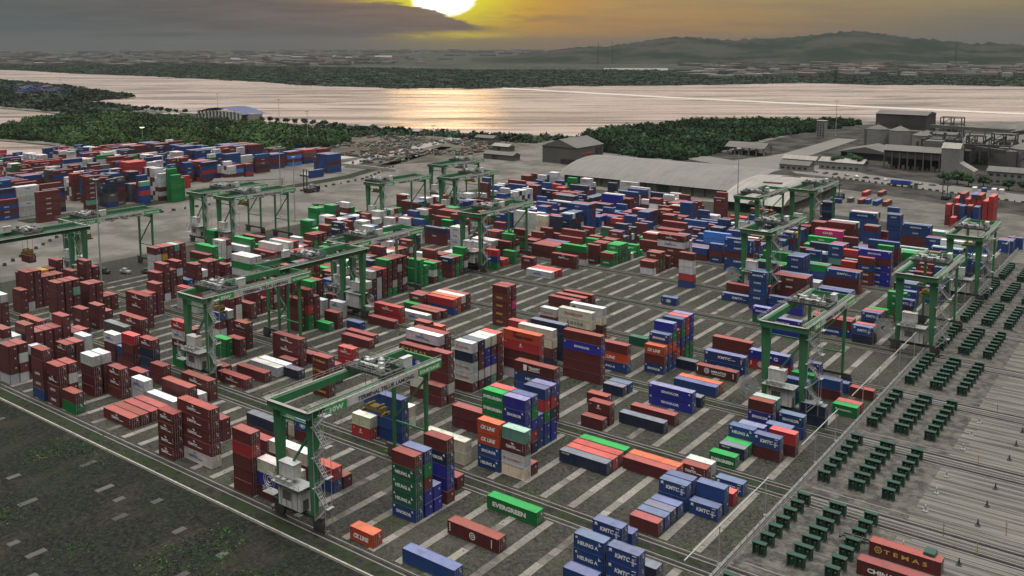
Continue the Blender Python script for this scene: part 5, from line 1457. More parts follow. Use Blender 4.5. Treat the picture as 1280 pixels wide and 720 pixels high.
for ln in DATA.strip().splitlines():
    nums, _, lab = ln.partition(' / '); nums = nums.split(); X = float(nums[0]); Y = float(nums[1]); sz = nums[2]; rot = nums[3] == '1'
    tiers = [int(v) for v in nums[4:]]; n_ = len(tiers); labs = [q.strip() for q in lab.split('|')] if lab else [''] * n_
    for k in range(n_):
        c, code = COLOURS[tiers[k] // 100 - 1], MARKS[tiers[k] % 100]; z = (n_ - 1 - k) * TH
        if c == 'p' and code == 'O': code = 'N'
        jx, jy = random.uniform(-.06, .06), random.uniform(-.04, .04)
        if labs[k]: container(X + jx, Y + jy, z + .02, sz, rot, c, code, labs[k])
        else: stuff.append((X + jx, Y + jy, z, sz, rot, c, code, k == 0))
# the denser parts of the yard: more stacks in the free slots
FOOT = []
for ln in DATA.strip().splitlines():
    q = ln.split()[:4]; X, Y = float(q[0]), float(q[1]); L = 12.19 if q[2] == '4' else 6.06
    FOOT.append((X - WD, X, Y, Y + L) if q[3] == '1' else (X - L, X, Y, Y + WD))
FOOT = np.array(FOOT)
def free(x0, x1, y0, y1):
    return not np.any((FOOT[:, 0] < x1 + .12) & (FOOT[:, 1] > x0 - .12) & (FOOT[:, 2] < y1 + .12) & (FOOT[:, 3] > y0 - .12))
for x0, x1, r0, r1, dens, pal, hs in ((-338, -238, 3, 4, .62, 'mmmmwwgn', (2, 3, 3, 4)), (-338, -240, 5, 5, .62, 'mmwgmbnw', (2, 3, 3)), (-338, -262, 1, 2, .38, 'mmmmw', (2, 3, 3, 4)), (-338, -262, 0, 0, .25, 'mmmmw', (3, 4)),
                                    (-330, -150, 6, 6, .50, 'mmwbgm', (1, 2, 3)), (-335, -150, 7, 8, .72, 'mbwnmb', (2, 3, 3, 4)), (-335, -215, 9, 9, .6, 'mbwnm', (2, 3)), (-136, -72, 6, 8, .66, 'bbmnbmg', (2, 3, 3, 4))):
    for r_ in range(r0, r1 + 1):
        bay = 0; xx = -104 - 6.9 * math.floor((-104 - x1) / 6.9)
        while xx > x0:
            keep = random.random() < dens; hh_ = random.choice(hs); pc = random.choice(pal); big = random.random() < .3
            for j in range(11):
                y = 111.4 + 35.6 * r_ + 1.9 + j * 2.66
                L = 12.19 if big else 6.06
                if keep and random.random() < .86 and free(xx - L, xx, y, y + WD):
                    n_ = max(1, hh_ + random.choice((-1, 0, 0, 0, 1)))
                    FOOT = np.vstack([FOOT, [(xx - L, xx, y, y + WD)]])
                    for k in range(n_):
                        c = pc if random.random() < .55 else random.choice(pal)
                        stuff.append((xx + random.uniform(-.07, .07), y, (n_ - 1 - k) * TH, '4' if big else '2', False, c, 'X' if random.random() < .3 else '-', k == 0))
            xx -= 13.8 if big else 6.9
for bx in range(4):                                              # the box depot across the quay road, boxes lying the other way
    for col_ in range(66):
        X = -497 - col_ * 2.78 - (col_ // 11) * 7
        for by in range(6):
            Y = 222 + bx * 58 + by * 6.4 if bx < 9 else 0
            if Y > 470 or by > 6: continue
            big = (col_ // 5 + bx) % 2 == 0
            if big and by % 2: continue
            L = 12.19 if big else 6.06
            if X < -700 + max(0, Y - 330) * .3 or random.random() < .25 or (Y > 330 and X > -545) or (Y < 262 and X > -505): continue
            if not free(X - WD, X, Y, Y + L): continue
            if math.sin(col_ * .55 + bx * 2) < -.55: continue
            FOOT = np.vstack([FOOT, [(X - WD, X, Y, Y + L)]])
            pal = ('mmbn', 'wwwm', 'bnmk', 'mbmb', 'wmrg')[(col_ // 6 + bx * 2 + by // 2) % 5]; n_ = random.choice((4, 5, 5, 6, 6))
            for k in range(n_): stuff.append((X, Y, (n_ - 1 - k) * TH, '4' if big else '2', True, random.choice(pal), 'X' if random.random() < .4 else '-', k == 0))
b = MB()
for X, Y, z, sz, rot, c, code, top in stuff:
    L = 6.06 if sz == '2' else 12.19
    x0, x1, y0, y1 = (X - WD, X, Y, Y + L) if rot else (X - L, X, Y, Y + WD)
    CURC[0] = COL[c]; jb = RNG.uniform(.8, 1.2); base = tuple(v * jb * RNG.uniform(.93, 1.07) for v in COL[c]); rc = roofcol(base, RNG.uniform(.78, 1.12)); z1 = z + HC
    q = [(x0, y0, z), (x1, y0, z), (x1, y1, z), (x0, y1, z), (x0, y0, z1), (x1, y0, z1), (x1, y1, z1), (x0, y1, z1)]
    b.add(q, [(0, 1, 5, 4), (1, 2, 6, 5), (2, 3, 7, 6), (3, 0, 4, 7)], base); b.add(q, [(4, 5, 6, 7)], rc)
    dk = tuple(v * .55 for v in base)
    near_ = math.hypot(X, Y) < 420
    if near_:                                                 # frame posts and end gear of the nearer ones
        if not rot:
            for xx in (x0, x1 - .16): b.box(xx, xx + .16, y0 - .03, y0, z + .1, z1 - .1, dk)
            b.box(x0, x1, y0 - .03, y0, z1 - .14, z1 - .02, dk)
            for yy in (y0, y1 - .14): b.box(x1, x1 + .03, yy, yy + .14, z, z1, dk)
            for yy in (.45, .95, 1.45, 1.95): b.box(x1, x1 + .05, y0 + yy, y0 + yy + .05, z + .15, z1 - .15, tuple(v * .5 + .12 for v in base))
            b.box(x1, x1 + .04, y0 + 1.5, y0 + 1.85, z + 1.5, z + 1.85, (.5, .5, .48))
    if code in 'XKSTH' and code != '-' :
        lc = {'T': (.5, .33, .08)}.get(code, (.55, .55, .55)) if c not in 'wc' else (.05, .09, .2)
        for i in range(5):
            if rot: b.box(X, X + .03, y0 + L * .5 - 1.3 + i * .52, y0 + L * .5 - .95 + i * .52, z + 1.1, z + 1.7, lc)
            else: b.box(x0 + L * .5 - 1.3 + i * .52, x0 + L * .5 - .95 + i * .52, y0 - .03, y0, z + 1.1, z + 1.7, lc)
tag(b.build('stacked_container_field', M['stuffbox']), 'hundreds of further coloured containers stacked between and behind the nearer ones', 'containers', kind='stuff')
# ------------------------------------------------------------------ rail-mounted gantry cranes
SP = 32.0      # rail gauge
LX = 9.6       # leg spacing along the rail
def crane(loc, rz, label, number, ty, reel, hoist):
    o = tag(empty('gantry_crane', loc, rz), label, 'gantry crane', 'green rail-mounted gantry cranes over the stacks')
    g = M['craneg']
    for x in (.8, LX + .8):                                           # stout legs near the cabin side, slim ones across
        b = MB(); b.bar((x, .2, 3.2), (x, .2, 22.6), 1.0, 1.0, 2.3, 1.4); b.box(x - 1.2, x + 1.2, -.6, 1.0, 22.3, 22.8); b.build('leg', g, o)
        b = MB(); b.bar((x, SP, 3.2), (x, SP, 22.4), .6, .6, .8, .75); b.build('leg', g, o)
    for y, wd in ((.1, 1.1), (SP, .9)):
        b = MB(); b.box(-1.6, LX + 3.2, y - wd * .35, y + wd * .35, 2.5, 3.3); b.build('sill_beam', M['crane_dk'], o)
        for x in (-1.0, LX + .6):
            b = MB(); b.box(x, x + 2.8, y - .4, y + .4, 1.2, 2.5); b.box(x + .2, x + 2.6, y - .3, y + .3, .7, 1.3)
            b.box(x - 1.0 if x < 0 else x + 2.8, x if x < 0 else x + 3.8, y - .15, y + .15, .7, 1.0, )
            bo = b.build('bogie', M['crane_dk'], o)
            wb = MB()
            for k in range(4): wb.tube((x + .1 + k * .85, y - .12, .42), (x + .1 + k * .85, y + .12, .42), .32, n=12)
            wb.build('wheels', M['rail'], bo)
            eb = MB(); xx = x - 1.15 if x < 0 else x + 3.8; eb.box(xx, xx + .25, y - .25, y + .25, .6, 1.15); eb.build('bumper', M['yellow'], bo)
    b = MB()                                                           # tie beams and diagonals of the two portals
    b.bar((1.2, .2, 20.8), (LX + .6, .2, 20.8), .35, .35); b.bar((LX + .2, .2, 19.6), (1.4, .2, 8.0), .4, .4); b.bar((1.2, .2, 8.0), (LX + .6, .2, 8.0), .35); b.build('bracing', g, o); b = MB()
    b.bar((.8, SP, 21.6), (LX + .8, SP, 21.6), .5, 1.2); b.bar((LX + .6, SP, 20.6), (1.1, SP, 9.8), .38, .38); b.bar((.8, SP, 9.0), (LX + .8, SP, 9.0), .35)
    b.build('bracing', g, o)
    for x in (.6, LX + 1.0):
        b = MB(); b.box(x - .5, x + .5, -1.2, SP + 3.4, 23.0, 24.6)
        for y in np.arange(.5, SP + 3, 3.): b.box(x - .54, x + .54, y, y + .07, 22.95, 24.63)
        b.build('girder', g, o)
        b = MB(); s_ = -1 if x < 5 else 1; xo = x + s_ * 1.5                 # walkway and handrail outside each girder, rail on top
        b.box(min(x + s_ * .52, x + s_ * 1.3), max(x + s_ * .52, x + s_ * 1.3), -2.0, SP + 3.5, 24.35, 24.43); b.box(x - .08, x + .08, -1, SP + 3.2, 24.68, 24.85)
        b.box(-.2, LX + 1.8, -2.2, -1.4, 24.35, 24.43) if x < 5 else None
        for y in np.arange(-2.4, SP + 3.6, 1.9): b.box(x + s_ * 1.28 - .03, x + s_ * 1.28 + .03, y, y + .06, 24.4, 25.5)
        for z in (24.95, 25.45): b.box(x + s_ * 1.28 - .035, x + s_ * 1.28 + .035, -2.4, SP + 3.6, z, z + .06)
        for y in np.arange(-2.2, SP + 3.4, 1.1): b.box(min(x + s_ * .6, x + s_ * 1.2), max(x + s_ * .6, x + s_ * 1.2), y, y + .5, 24.44, 24.47)
        b.build('walkway', M['grate'], o)
    b = MB(); b.box(-.2, LX + 2.0, -1.9, -1.1, 22.9, 24.2); b.build('end_tie', g, o); b = MB(); b.box(-.2, LX + 2.0, SP + 3.4, SP + 3.9, 22.9, 24.2); b.build('end_tie', g, o)
    # sign boards on the outside of the second girder
    xs = LX + 2.35
    b = MB(); b.box(xs, xs + .08, 7.6, SP - 4.2, 22.75, 24.3); b.box(xs, xs+.08, 2.2, 7.5, 22.75, 24.3, (.02, .25, .05)) if False else None; sg = b.build('sign_board', M['panelw'], o)
    def sign(txt, y, z, wid, size, mt, par):
        tb = MB(); put_text(tb, txt, size, 0, 0, wid, y=0, bold=.03)
        t_ = tb.build('lettering', mt, par); t_.location = (xs + .11, y, z); t_.rotation_euler.z = R(90)
    sign('TERMINAL TELUK LAMONG', 10.5, 23.05, 16.0, 1.15, M['dark_letter'], sg)
    part_b = MB(); part_b.box(xs, xs + .08, 2.0, 7.5, 22.75, 24.3); ga = part_b.build('name_board', M['bright_green'], o); part_b = MB(); part_b.box(xs, xs + .08, SP - 4.1, SP + 3.2, 22.75, 24.3); gb = part_b.build('name_board', M['bright_green'], o)
    sign(number, 3.2, 22.95, 3.4, 1.4, M['white_letter'], ga)
    sign('KONECRANES', SP - 3.6, 23.15, 6.2, 1.0, M['white_letter'], gb)
    # stairs zigzag outside the second stout leg
    b = MB(); sx = LX + 2.2; y0 = -1.0; nst = 7; dz = (24.3 - 3.2) / nst
    for k in range(nst):
        z0, z1 = 3.2 + k * dz, 3.2 + (k + 1) * dz; xa, xb = (sx + .2, sx + 2.9) if k % 2 == 0 else (sx + 2.9, sx + .2)
        for yy in (y0 - .05, y0 + .75): b.bar((xa, yy, z0), (xb, yy, z1), .09, .26); b.bar((xa, yy, z0 + 1.0), (xb, yy, z1 + 1.0), .06)
        for q in range(6): f_ = (q + .5) / 6; b.box(xa + (xb - xa) * f_ - .12, xa + (xb - xa) * f_ + .12, y0, y0 + .7, z0 + (z1 - z0) * f_, z0 + (z1 - z0) * f_ + .04)
        b.box(min(xb, xb + (.8 if k % 2 == 0 else -.8)), max(xb, xb + (.8 if k % 2 == 0 else -.8)), y0 - .1, y0 + 1.6, z1 - .05, z1 + .02)
        for q in (0, .8): b.bar((xb, y0 - .1, z1 + q + .3), (xb, y0 + 1.6, z1 + q + .3), .06)
    for xx in (sx + .1, sx + 3.0):
        for yy in (y0 - .1, y0 + 1.6): b.bar((xx, yy, 3.0), (xx, yy, 25.3), .09)
    b.build('stairs', M['galv'], o)
    # electrical house and transformer cabinet between the stout legs
    b = MB(); b.box(2.0, 8.4, -1.6, .9, 3.7, 8.3); b.box(1.9, 8.5, -1.7, 1.0, 8.3, 8.45); eh = b.build('electrical_house', M['panelw'], o)
    b = MB()
    for x in (2.7, 4.3, 5.9, 7.5): b.box(x, x + .08, -1.66, -1.6, 3.9, 8.1)
    b.box(3.2, 5.6, -1.65, -1.6, 5.2, 7.0); b.box(8.4, 8.44, -1.0, .4, 3.8, 5.9); b.build('door', M['wallgrey'], eh)
    b = MB(); b.box(2.2, 6.3, -1.4, .6, 9.6, 12.4); b.box(2.1, 6.4, -1.5, .7, 12.4, 12.5)
    b.build('control_cabin', M['panelw'], o)
    b = MB(); b.box(1.0, 9.2, -2.6, 1.3, 8.5, 8.6)
    for x in np.arange(1.0, 9.3, 1.36): b.box(x, x + .06, -2.6, -2.54, 8.6, 9.7)
    for z in (9.1, 9.65): b.box(1.0, 9.2, -2.6, -2.54, z, z + .06)
    for x in (2.0, 3.6, 5.2): b.box(x, x + 1.0, -2.3, -1.5, 8.6, 9.5)
    b.build('platform', M['galv'], o)
    # trolley with machinery
    t_ = MB()
    for x in (.2, LX + .6): t_.box(x, x + .8, ty - 3.4, ty + 3.4, 24.86, 25.5)
    for y in (-3.2, 0, 2.9): t_.box(.2, LX + 1.4, ty + y, ty + y + .5, 25.0, 25.6)
    for x in (2.6, 5.0, 7.4): t_.box(x, x + .5, ty - 3.1, ty + 3.3, 25.2, 25.58)
    t_.box(2.0, 8.6, ty - 1.9, ty - .4, 25.55, 25.62)
    tr = t_.build('trolley', M['crane_dk'], o)
    b = MB(); b.tube((2.8, ty - 1.2, 26.1), (LX - 1.6, ty - 1.2, 26.1), .42, n=12); b.box(1.2, 2.0, ty - 1.8, ty - .8, 25.6, 26.5); b.box(LX - 1.0, LX, ty - 2.0, ty - 1., 25.6, 26.4)
    b.box(3.0, 4.0, ty + .8, ty + 1.8, 25.6, 26.4); b.box(5.4, 6.5, ty + 1.2, ty + 2.2, 25.6, 26.7); b.tube((1.4, ty + 1.6, 26.1), (2.6, ty + 1.6, 26.1), .45)
    b.build('hoist_machinery', M['galv'], tr)
    for x, y, w_ in ((3.4, -2.6, 1.2), (6.4, -2.5, .9), (8.8, 1.2, 1.), (1.2, .4, .8), (4.6, 2.6, .8)): b = MB(); b.box(x, x + w_, ty + y, ty + y + .6, 25.6, 26.3 + w_ * .3); b.build('motor_cover', M['crane_dk'], tr)
    b = MB(); b.box(2.8, 4.2, ty - .4, ty + .5, 26.5, 26.7); b.box(6.8, 7.8, ty - .2, ty + .7, 25.7, 26.6); b.box(4.6, 5.2, ty + 2.4, ty + 3.0, 25.7, 26.6); b.build('cover', M['panelw'], tr)
    b = MB()
    for x in np.arange(.4, LX + 1.3, 1.5):
        for y in (-3.3, 3.4): b.box(x, x + .06, ty + y, ty + y + .06, 25.5, 26.7)
    for y in (-3.3, 3.4):
        for z in (26.1, 26.65): b.box(.4, LX + 1.2, ty + y, ty + y + .06, z, z + .06)
    for k in range(6): b.tube((1.5 + k * 1.4, ty - 1.2, 25.6), (2.2 + k * 1.2, ty + (k % 3 - 1) * 2, 27.4), .05, n=5)
    b.build('handrail', M['galv'], tr)
    b = MB(); b.box(LX - .4, LX + .7, ty + 3.7, ty + 6.4, 24.9, 27.0); b.box(LX - .5, LX + .8, ty + 3.6, ty + 6.5, 27.0, 27.1); b.build('electric_room', M['panelw'], tr)
    # spreader on its ropes, lengthways along the rails
    sp_ = MB(); xm = LX / 2 + .9; sp_.box(xm - 3.0, xm + 3.0, ty - .35, ty + .35, hoist, hoist + .55)
    for x in (xm - 3.0, xm + 2.6): sp_.box(x, x + .4, ty - 1.2, ty + 1.2, hoist - .1, hoist + .5)
    sp_.box(xm - 2.4, xm + 2.4, ty - .9, ty + .9, hoist + .55, hoist + 1.5)
    for x in (xm - 1.6, xm + 1.2): sp_.box(x, x + .5, ty - 1.1, ty + 1.1, hoist + 1.5, hoist + 1.9)
    s2 = sp_.build('spreader', M['yellow'], tr); r_ = MB()
    for x in (xm - 2.0, xm + 2.0):
        for y in (-.7, .7): r_.tube((x, ty + y, hoist + 1.5), (x, ty + y * 1.6, 25.2), .05, n=5)
    r_.build('ropes', M['crane_dk'], tr)
    if reel:
        b = MB(); cx, cz = -3.2, 6.2
        for k in range(36):
            a = 2 * math.pi * k / 36; b.bar((cx + .7 * math.cos(a), -.6, cz + .7 * math.sin(a)), (cx + 3.0 * math.cos(a), -.6, cz + 3.0 * math.sin(a)), .2, .16)
        for k in range(24):
            a, a2 = 2 * math.pi * k / 24, 2 * math.pi * (k + 1) / 24
            for rr in (.7, 1.9): b.bar((cx + rr * math.cos(a), -.55, cz + rr * math.sin(a)), (cx + rr * math.cos(a2), -.55, cz + rr * math.sin(a2)), .12)
        b.bar((cx, -.6, cz), (1.0, .1, 3.6), .3); b.bar((cx, -.6, cz), (.6, .1, cz), .3); b.build('cable_reel', M['galv'], o)
    else:
        b = MB()
        for k in range(20):
            a, a2 = 2 * math.pi * k / 20, 2 * math.pi * (k + 1) / 20
            for rr in (1.7, 1.2, .6): b.bar((-1.6 + rr * math.cos(a), -.9, 7.2 + rr * math.sin(a)), (-1.6 + rr * math.cos(a2), -.9, 7.2 + rr * math.sin(a2)), .11)
        b.box(-2.9, .3, -1.6, .4, 4.7, 4.8)
        for z in (5.3, 5.8): b.box(-2.9, .3, -1.6, -1.54, z, z + .06); b.box(-2.9, -2.84, -1.6, .4, z, z + .06)
        b.build('cable_guide', M['galv'], o)
    return o
CR = [(-140.8, 0, 0, '10W', 21.5, 0, 15.6, 'nearest green gantry crane, white cabinets between its legs at the front kerb'),
      (-223.9, 1, 0, '09W', 6.5, 0, 18, 'green gantry crane over maroon stacks, left of the nearest crane'),
      (-233.5, 2, 1, '08W', 20, 0, 19, 'green gantry crane just behind the one over the maroon stacks'),
      (-242.5, 3, 0, '07W', 9, 0, 19, 'green gantry crane reaching out above the dark green stacks at centre left'),
      (-84.3, 3, 0, '06E', 19, 1, 17.5, 'green gantry crane with spoked cable reel over blue lettered stacks, front right'),
      (-242.6, 5, 0, '05W', 10, 0, 19, 'green gantry crane beside the tall white stack near the centre'),
      (-70.4, 5, 0, '04E', 18, 1, 14, 'green gantry crane with cable reel beside the slab yard wall'),
      (-71.0, 7, 0, '03E', 12, 0, 18, 'second green gantry crane along the slab yard wall, behind the first'),
      (-134.9, 6, 0, '02E', 14, 1, 18, 'green gantry crane behind the sky blue boxes, right of centre'),
      (-168.3, 8, 0, '01E', 8, 0, 19, 'green gantry crane in front of the curved white roof'),
      (-155.6, 9, 0, '11E', 17, 0, 19, 'farthest green gantry crane at right, beside a navy stack'),
      (-346.0, 1, 1, '12W', 19.0, 0, 16.5, 'green gantry crane cut by the left edge, yellow spreader hanging'),
      (-358.2, 2, 0, '13W', 6, 0, 16, 'green gantry crane spanning the empty lane at far left'),
      (-378.3, 4, 0, '14W', 14, 0, 19, 'leftmost of the pair of green cranes below the box depot'),
      (-357.6, 4, 0, '15W', 10, 0, 19, 'right one of the pair of green cranes below the box depot'),
      (-334.0, 6, 0, '16W', 2, 0, 19, 'green gantry crane standing before the pale service road'),
      (-316.6, 7, 0, '17W', 18, 0, 20, 'green gantry crane in the middle of the far left trio'),
      (-355.2, 8, 0, '18W', 20, 0, 20, 'farthest green gantry crane at left, below the scrap yard')]
container(-336.8, 158.6, 16.4 - HC, '2', False, 'm', '-', 'short maroon container hanging from the yellow spreader at the left edge')
for x, k, rot, num, ty, reel, ho, lab in CR:
    loc = (x, U[k], 0) if not rot else (x + LX + 1.6, U[k] + SP, 0)
    crane(loc, R(180) if rot else 0, lab, num, ty, reel, ho)
# ------------------------------------------------------------------ green steel stands on the slab yard
b = MB(); b.box(-1.25, 1.25, -.10, .10, .15, 2.2); b.box(-1.35, 1.35, -.6, .6, 2.2, 2.34); b.box(-1.25, -1.05, -.55, .55, 0, 2.2); b.box(1.05, 1.25, -.55, .55, 0, 2.2); b.box(-.1, .1, -.55, .55, 0, 2.2)
st_frame = b.mesh('stand_frame', M['standg'])
b = MB()
b.tube((0, -.16, 1.4), (0, .16, 1.4), .15, n=12)
st_sock = b.mesh('socket', M['galv'])
b = MB()
b.box(-.22, .22, -.6, .6, 0, .08)
st_foot = b.mesh('foot_plate', M['crane_dk'])
ORD = ['first', 'second', 'third', 'fourth', 'fifth', 'sixth', 'seventh', 'eighth', 'ninth']
proto = None; COLN = ('left', 'middle', 'right')
for r_ in range(1 - 1, 9):
    for c_ in range(3):
        nb = 8 if r_ == 0 else 7
        for j in range(nb):
            y = U[r_] + 31.0 - 3.9 * (nb - 1 - j) - (0 if r_ else .5) ; x = -59.0 + c_ * 6.6 + (0 if c_ != 1 else .2)
            lab = f"dark green steel stand, {ORD[j]} from front, {COLN[c_]} column, {ORD[r_] if r_ else 'nearest'} slab bay"
            if proto is None:
                proto = o = empty('steel_stand', (x, y, 0))
                for nm, me, px_ in (('frame', st_frame, 0), ('socket', st_sock, -.6), ('socket', st_sock, .6), ('foot_plate', st_foot, -1.15), ('foot_plate', st_foot, 0), ('foot_plate', st_foot, 1.15)):
                    p = bpy.data.objects.new(nm, me); C.objects.link(p); p.parent = o; p.location.x = px_
            else:
                o = copy_tree(proto); o.location = (x, y, 0)
            tag(o, lab, 'steel stand', 'green steel stands on the slab yard'); o.rotation_euler.z = R(random.uniform(-1.2, 1.2)); o.scale.x = 1.25 if c_ == 1 else .95
# overhead height bars along the wall
SEG = [(133, 170), (189, 213), (224, 249), (257.6, 286.5), (297, 322), (334, 358), (370, 392), (405, 428), (440, 464)]
for i, (y0, y1) in enumerate(SEG):
    o = tag(empty('height_bar', (-63.6, y0, 0)), f"grey overhead bar on thin posts above the wall, {ORD[i]} from the front", 'height bar', 'overhead bars along the wall')
    for y in ((y1 - y0) * .38, (y1 - y0) * .97): b = MB(); b.tube((0, y, 0), (0, y, 7.25), .10, n=6); b.box(-.25, .25, y - .25, y + .25, 0, .12); b.build('post', M['galv'], o)
    b = MB(); b.bar((0, 0, 7.3), (0, y1 - y0, 7.35), .17, .17); b.build('bar', M['galv'], o)
# small stanchions and yellow posts on the slabs
i = 0
for r_ in range(0, 4):
    for j in range(3):
        for c_ in range(2):
            x = (-38.5 + c_ * 9.5) + (0 if r_ != 0 else 30); y = U[r_] + 13 + j * 9.3 - 6
            if x > 15: continue
            b = MB(); b.box(-.45, .45, -.45, .45, 0, .14); b.tube((0, 0, .14), (0, 0, 1.35), .16, .13, n=8); b.tube((0, -.32, 1.1), (0, .32, 1.1), .12, n=8)
            for s_ in (-1, 1): b.bar((s_ * .4, 0, .1), (0, 0, .9), .1)
            tag(b.build('stanchion', M['crane_dk'] if c_ else M['galv'], loc=(x, y, 0)), f"small {'dark' if c_ else 'grey'} steel stanchion, {ORD[j]} from front, {ORD[r_]} slab bay", 'stanchion', 'stanchions standing on the slab yard'); i += 1
for k, (x, y) in enumerate(((-33.5, 181.5), (-27, 177.8), (-24, 189), (-34, 217.5), (-17, 206), (-36, 253))):
    b = MB(); b.tube((0, 0, 0), (0, 0, 2.6), .07, n=6); b.bar((-.35, 0, 2.2), (.35, 0, 2.2), .08)
    tag(b.build('marker_post', M['yellow'], loc=(x, y, 0)), f"thin yellow marker post with a crossbar, {ORD[k]} along the slab rails", 'marker post', 'yellow posts on the slab yard')
# yard tractor and empty trailer beside the lettered boxes, bottom right
def tractor(name, loc, rz, cabcol, label, grp=None, trailer=True, load=None):
    o = tag(empty(name, loc, rz), label, 'yard truck', grp)
    b = MB(); b.box(-1.1, 1.1, 0, 5.2, .75, 1.1); b.box(-1.2, 1.2, .3, 2.3, 1.1, 1.5); b.build('chassis', M['crane_dk'], o)
    b = MB(); b.add([(-1.2, 3.0, 1.1), (1.2, 3.0, 1.1), (1.2, 5.3, 1.1), (-1.2, 5.3, 1.1), (-1.1, 3.1, 3.2), (1.1, 3.1, 3.2), (1.1, 4.9, 3.2), (-1.1, 4.9, 3.2)], [(0, 3, 2, 1), (4, 5, 6, 7), (0, 1, 5, 4), (1, 2, 6, 5), (2, 3, 7, 6), (3, 0, 4, 7)])
    cb = b.build('cab', mat('cab_paint', cabcol, .4), o)
    b = MB(); b.face([(-1.02, 5.12, 2.0), (1.02, 5.12, 2.0), (.98, 4.96, 3.0), (-.98, 4.96, 3.0)]); b.box(-1.0, 1.0, 2.99, 3.06, 2.1, 3.0); b.box(1.16, 1.19, 3.5, 4.7, 2.1, 2.9); b.box(-1.19, -1.16, 3.5, 4.7, 2.1, 2.9); b.build('window', M['glass'], cb)
    def wheels(ys, par):
        for y in ys:
            for s_ in (-1, 1): b = MB(); b.tube((s_ * .75, y, .5), (s_ * 1.2, y, .5), .5, n=14); b.build('wheel', M['black'], par)
    wheels((1.2, 4.4), o)
    if trailer:
        b = MB()
        for s_ in (-.5, .5): b.box(s_ - .12, s_ + .12, -11.6, .9, 1.15, 1.5)
        for y in np.arange(-11.4, .8, 1.75): b.box(-1.2, 1.2, y, y + .18, 1.2, 1.45)
        b.box(-1.22, 1.22, -11.7, -11.4, 1.0, 1.5); tr = b.build('trailer', M['crane_dk'], o); wheels((-10.2, -8.9), tr)
        if load: b = MB(); b.box(-1.22, 1.22, -11.6, .5, 1.52, 4.1); 
    return o
tractor('yard_truck', (-37.0, 168.6, 0), R(-90), (.03, .075, .06), 'dark green yard truck with empty trailer behind the lettered boxes at bottom right')
# steel rack frames near it
o = tag(empty('steel_rack', (-15.5, 180.0, 0)), 'open grey steel rack of portal frames at the bottom right edge', 'steel rack')
for k in range(3):
    b = MB(); x = k * 3.6
    for y in (0, 5.4): b.bar((x, y, 0), (x, y, 3.6), .22)
    b.bar((x, 0, 3.5), (x, 5.4, 3.5), .22); b.bar((x, 0, 1.6), (x, 5.4, 1.6), .16); b.bar((x, 1.8, 0), (x, 1.8, 3.5), .12); b.bar((x, 3.6, 0), (x, 3.6, 3.5), .12); b.build('portal_frame', M['galv'], o)
b = MB(); [b.bar((0, y, z), (7.2, y, z), .14) for y in (0, 2.7, 5.4) for z in (1.2, 3.3)]; b.build('cross_rail', M['galv'], o)
for k, (x, y) in enumerate(((-10.2, 187.2), (-9.3, 186.4))):
    b = MB(); b.tube((0, 0, 0), (0, 0, .95), .32, n=14); b.tube((0, 0, .3), (0, 0, .34), .34, n=14); b.tube((0, 0, .62), (0, 0, .66), .34, n=14)
    tag(b.build('drum', mat('drum_blue', (.02, .06, .2), .4), loc=(x, y, 0)), f"blue steel drum beside the grey rack, {('left', 'right')[k]} one", 'drum')
# ------------------------------------------------------------------ masts
def mast(loc, h_, label, lit=False):
    o = tag(empty('light_mast', loc), label, 'light mast', 'tall light masts around the yard')
    b = MB(); b.tube((0, 0, 0), (0, 0, h_), .38, .16, n=10); b.box(-.8, .8, -.8, .8, 0, .5); b.build('pole', M['galv'], o)
    b = MB(); b.tube((0, 0, h_ - .3), (0, 0, h_), 1.2, n=12)
    b.build('head_ring', M['galv'], o)
    for k in range(6):
        a = k * math.pi / 3; b = MB(); b.box(-.35, .35, -.25, .25, -.2, .25)
        if lit:
            m_ = bpy.data.materials.get('lit_lamp') or bpy.data.materials.new('lit_lamp'); m_.use_nodes = True
            p_ = m_.node_tree.nodes['Principled BSDF']; p_.inputs['Emission Color'].default_value = (.85, 1, .35, 1); p_.inputs['Emission Strength'].default_value = 8
        l_ = b.build('lamp', m_ if lit else M['crane_dk'], o); l_.location = (1.4 * math.cos(a), 1.4 * math.sin(a), h_ - .35); l_.rotation_euler.z = a
    return o
mast((-340, 187, 0), 41, 'tall grey light mast rising beside the tall maroon box stack at left')
mast((-397, 322, 0), 38, 'tall grey light mast, left one of two by the depot forklift')
mast((-381, 318, 0), 34, 'tall grey light mast, right one of two by the depot forklift')
mast((-650, 560, 0), 33, 'tall grey light mast before the mangrove trees')
mast((-174, 412, 0), 44, 'tall grey light mast in front of the curved warehouse roof')
mast((-299, 953, 0), 36, 'tall grey light mast beside the white tower by the river')
mast((-449, 505, 0), 34, 'tall grey light mast in front of the scrap yard')
mast((-793, 484, 0), 16, 'short lit lamp mast glowing yellow green in front of the mangrove', True)
mast((-1089, 780, 0), 26, 'light mast on the river bank above the arched terminal building')
mast((-913, 742, 0), 26, 'light mast on the river bank right of the arched terminal')
mast((-2014, 1040, 0), 32, 'light mast on the far left spit')
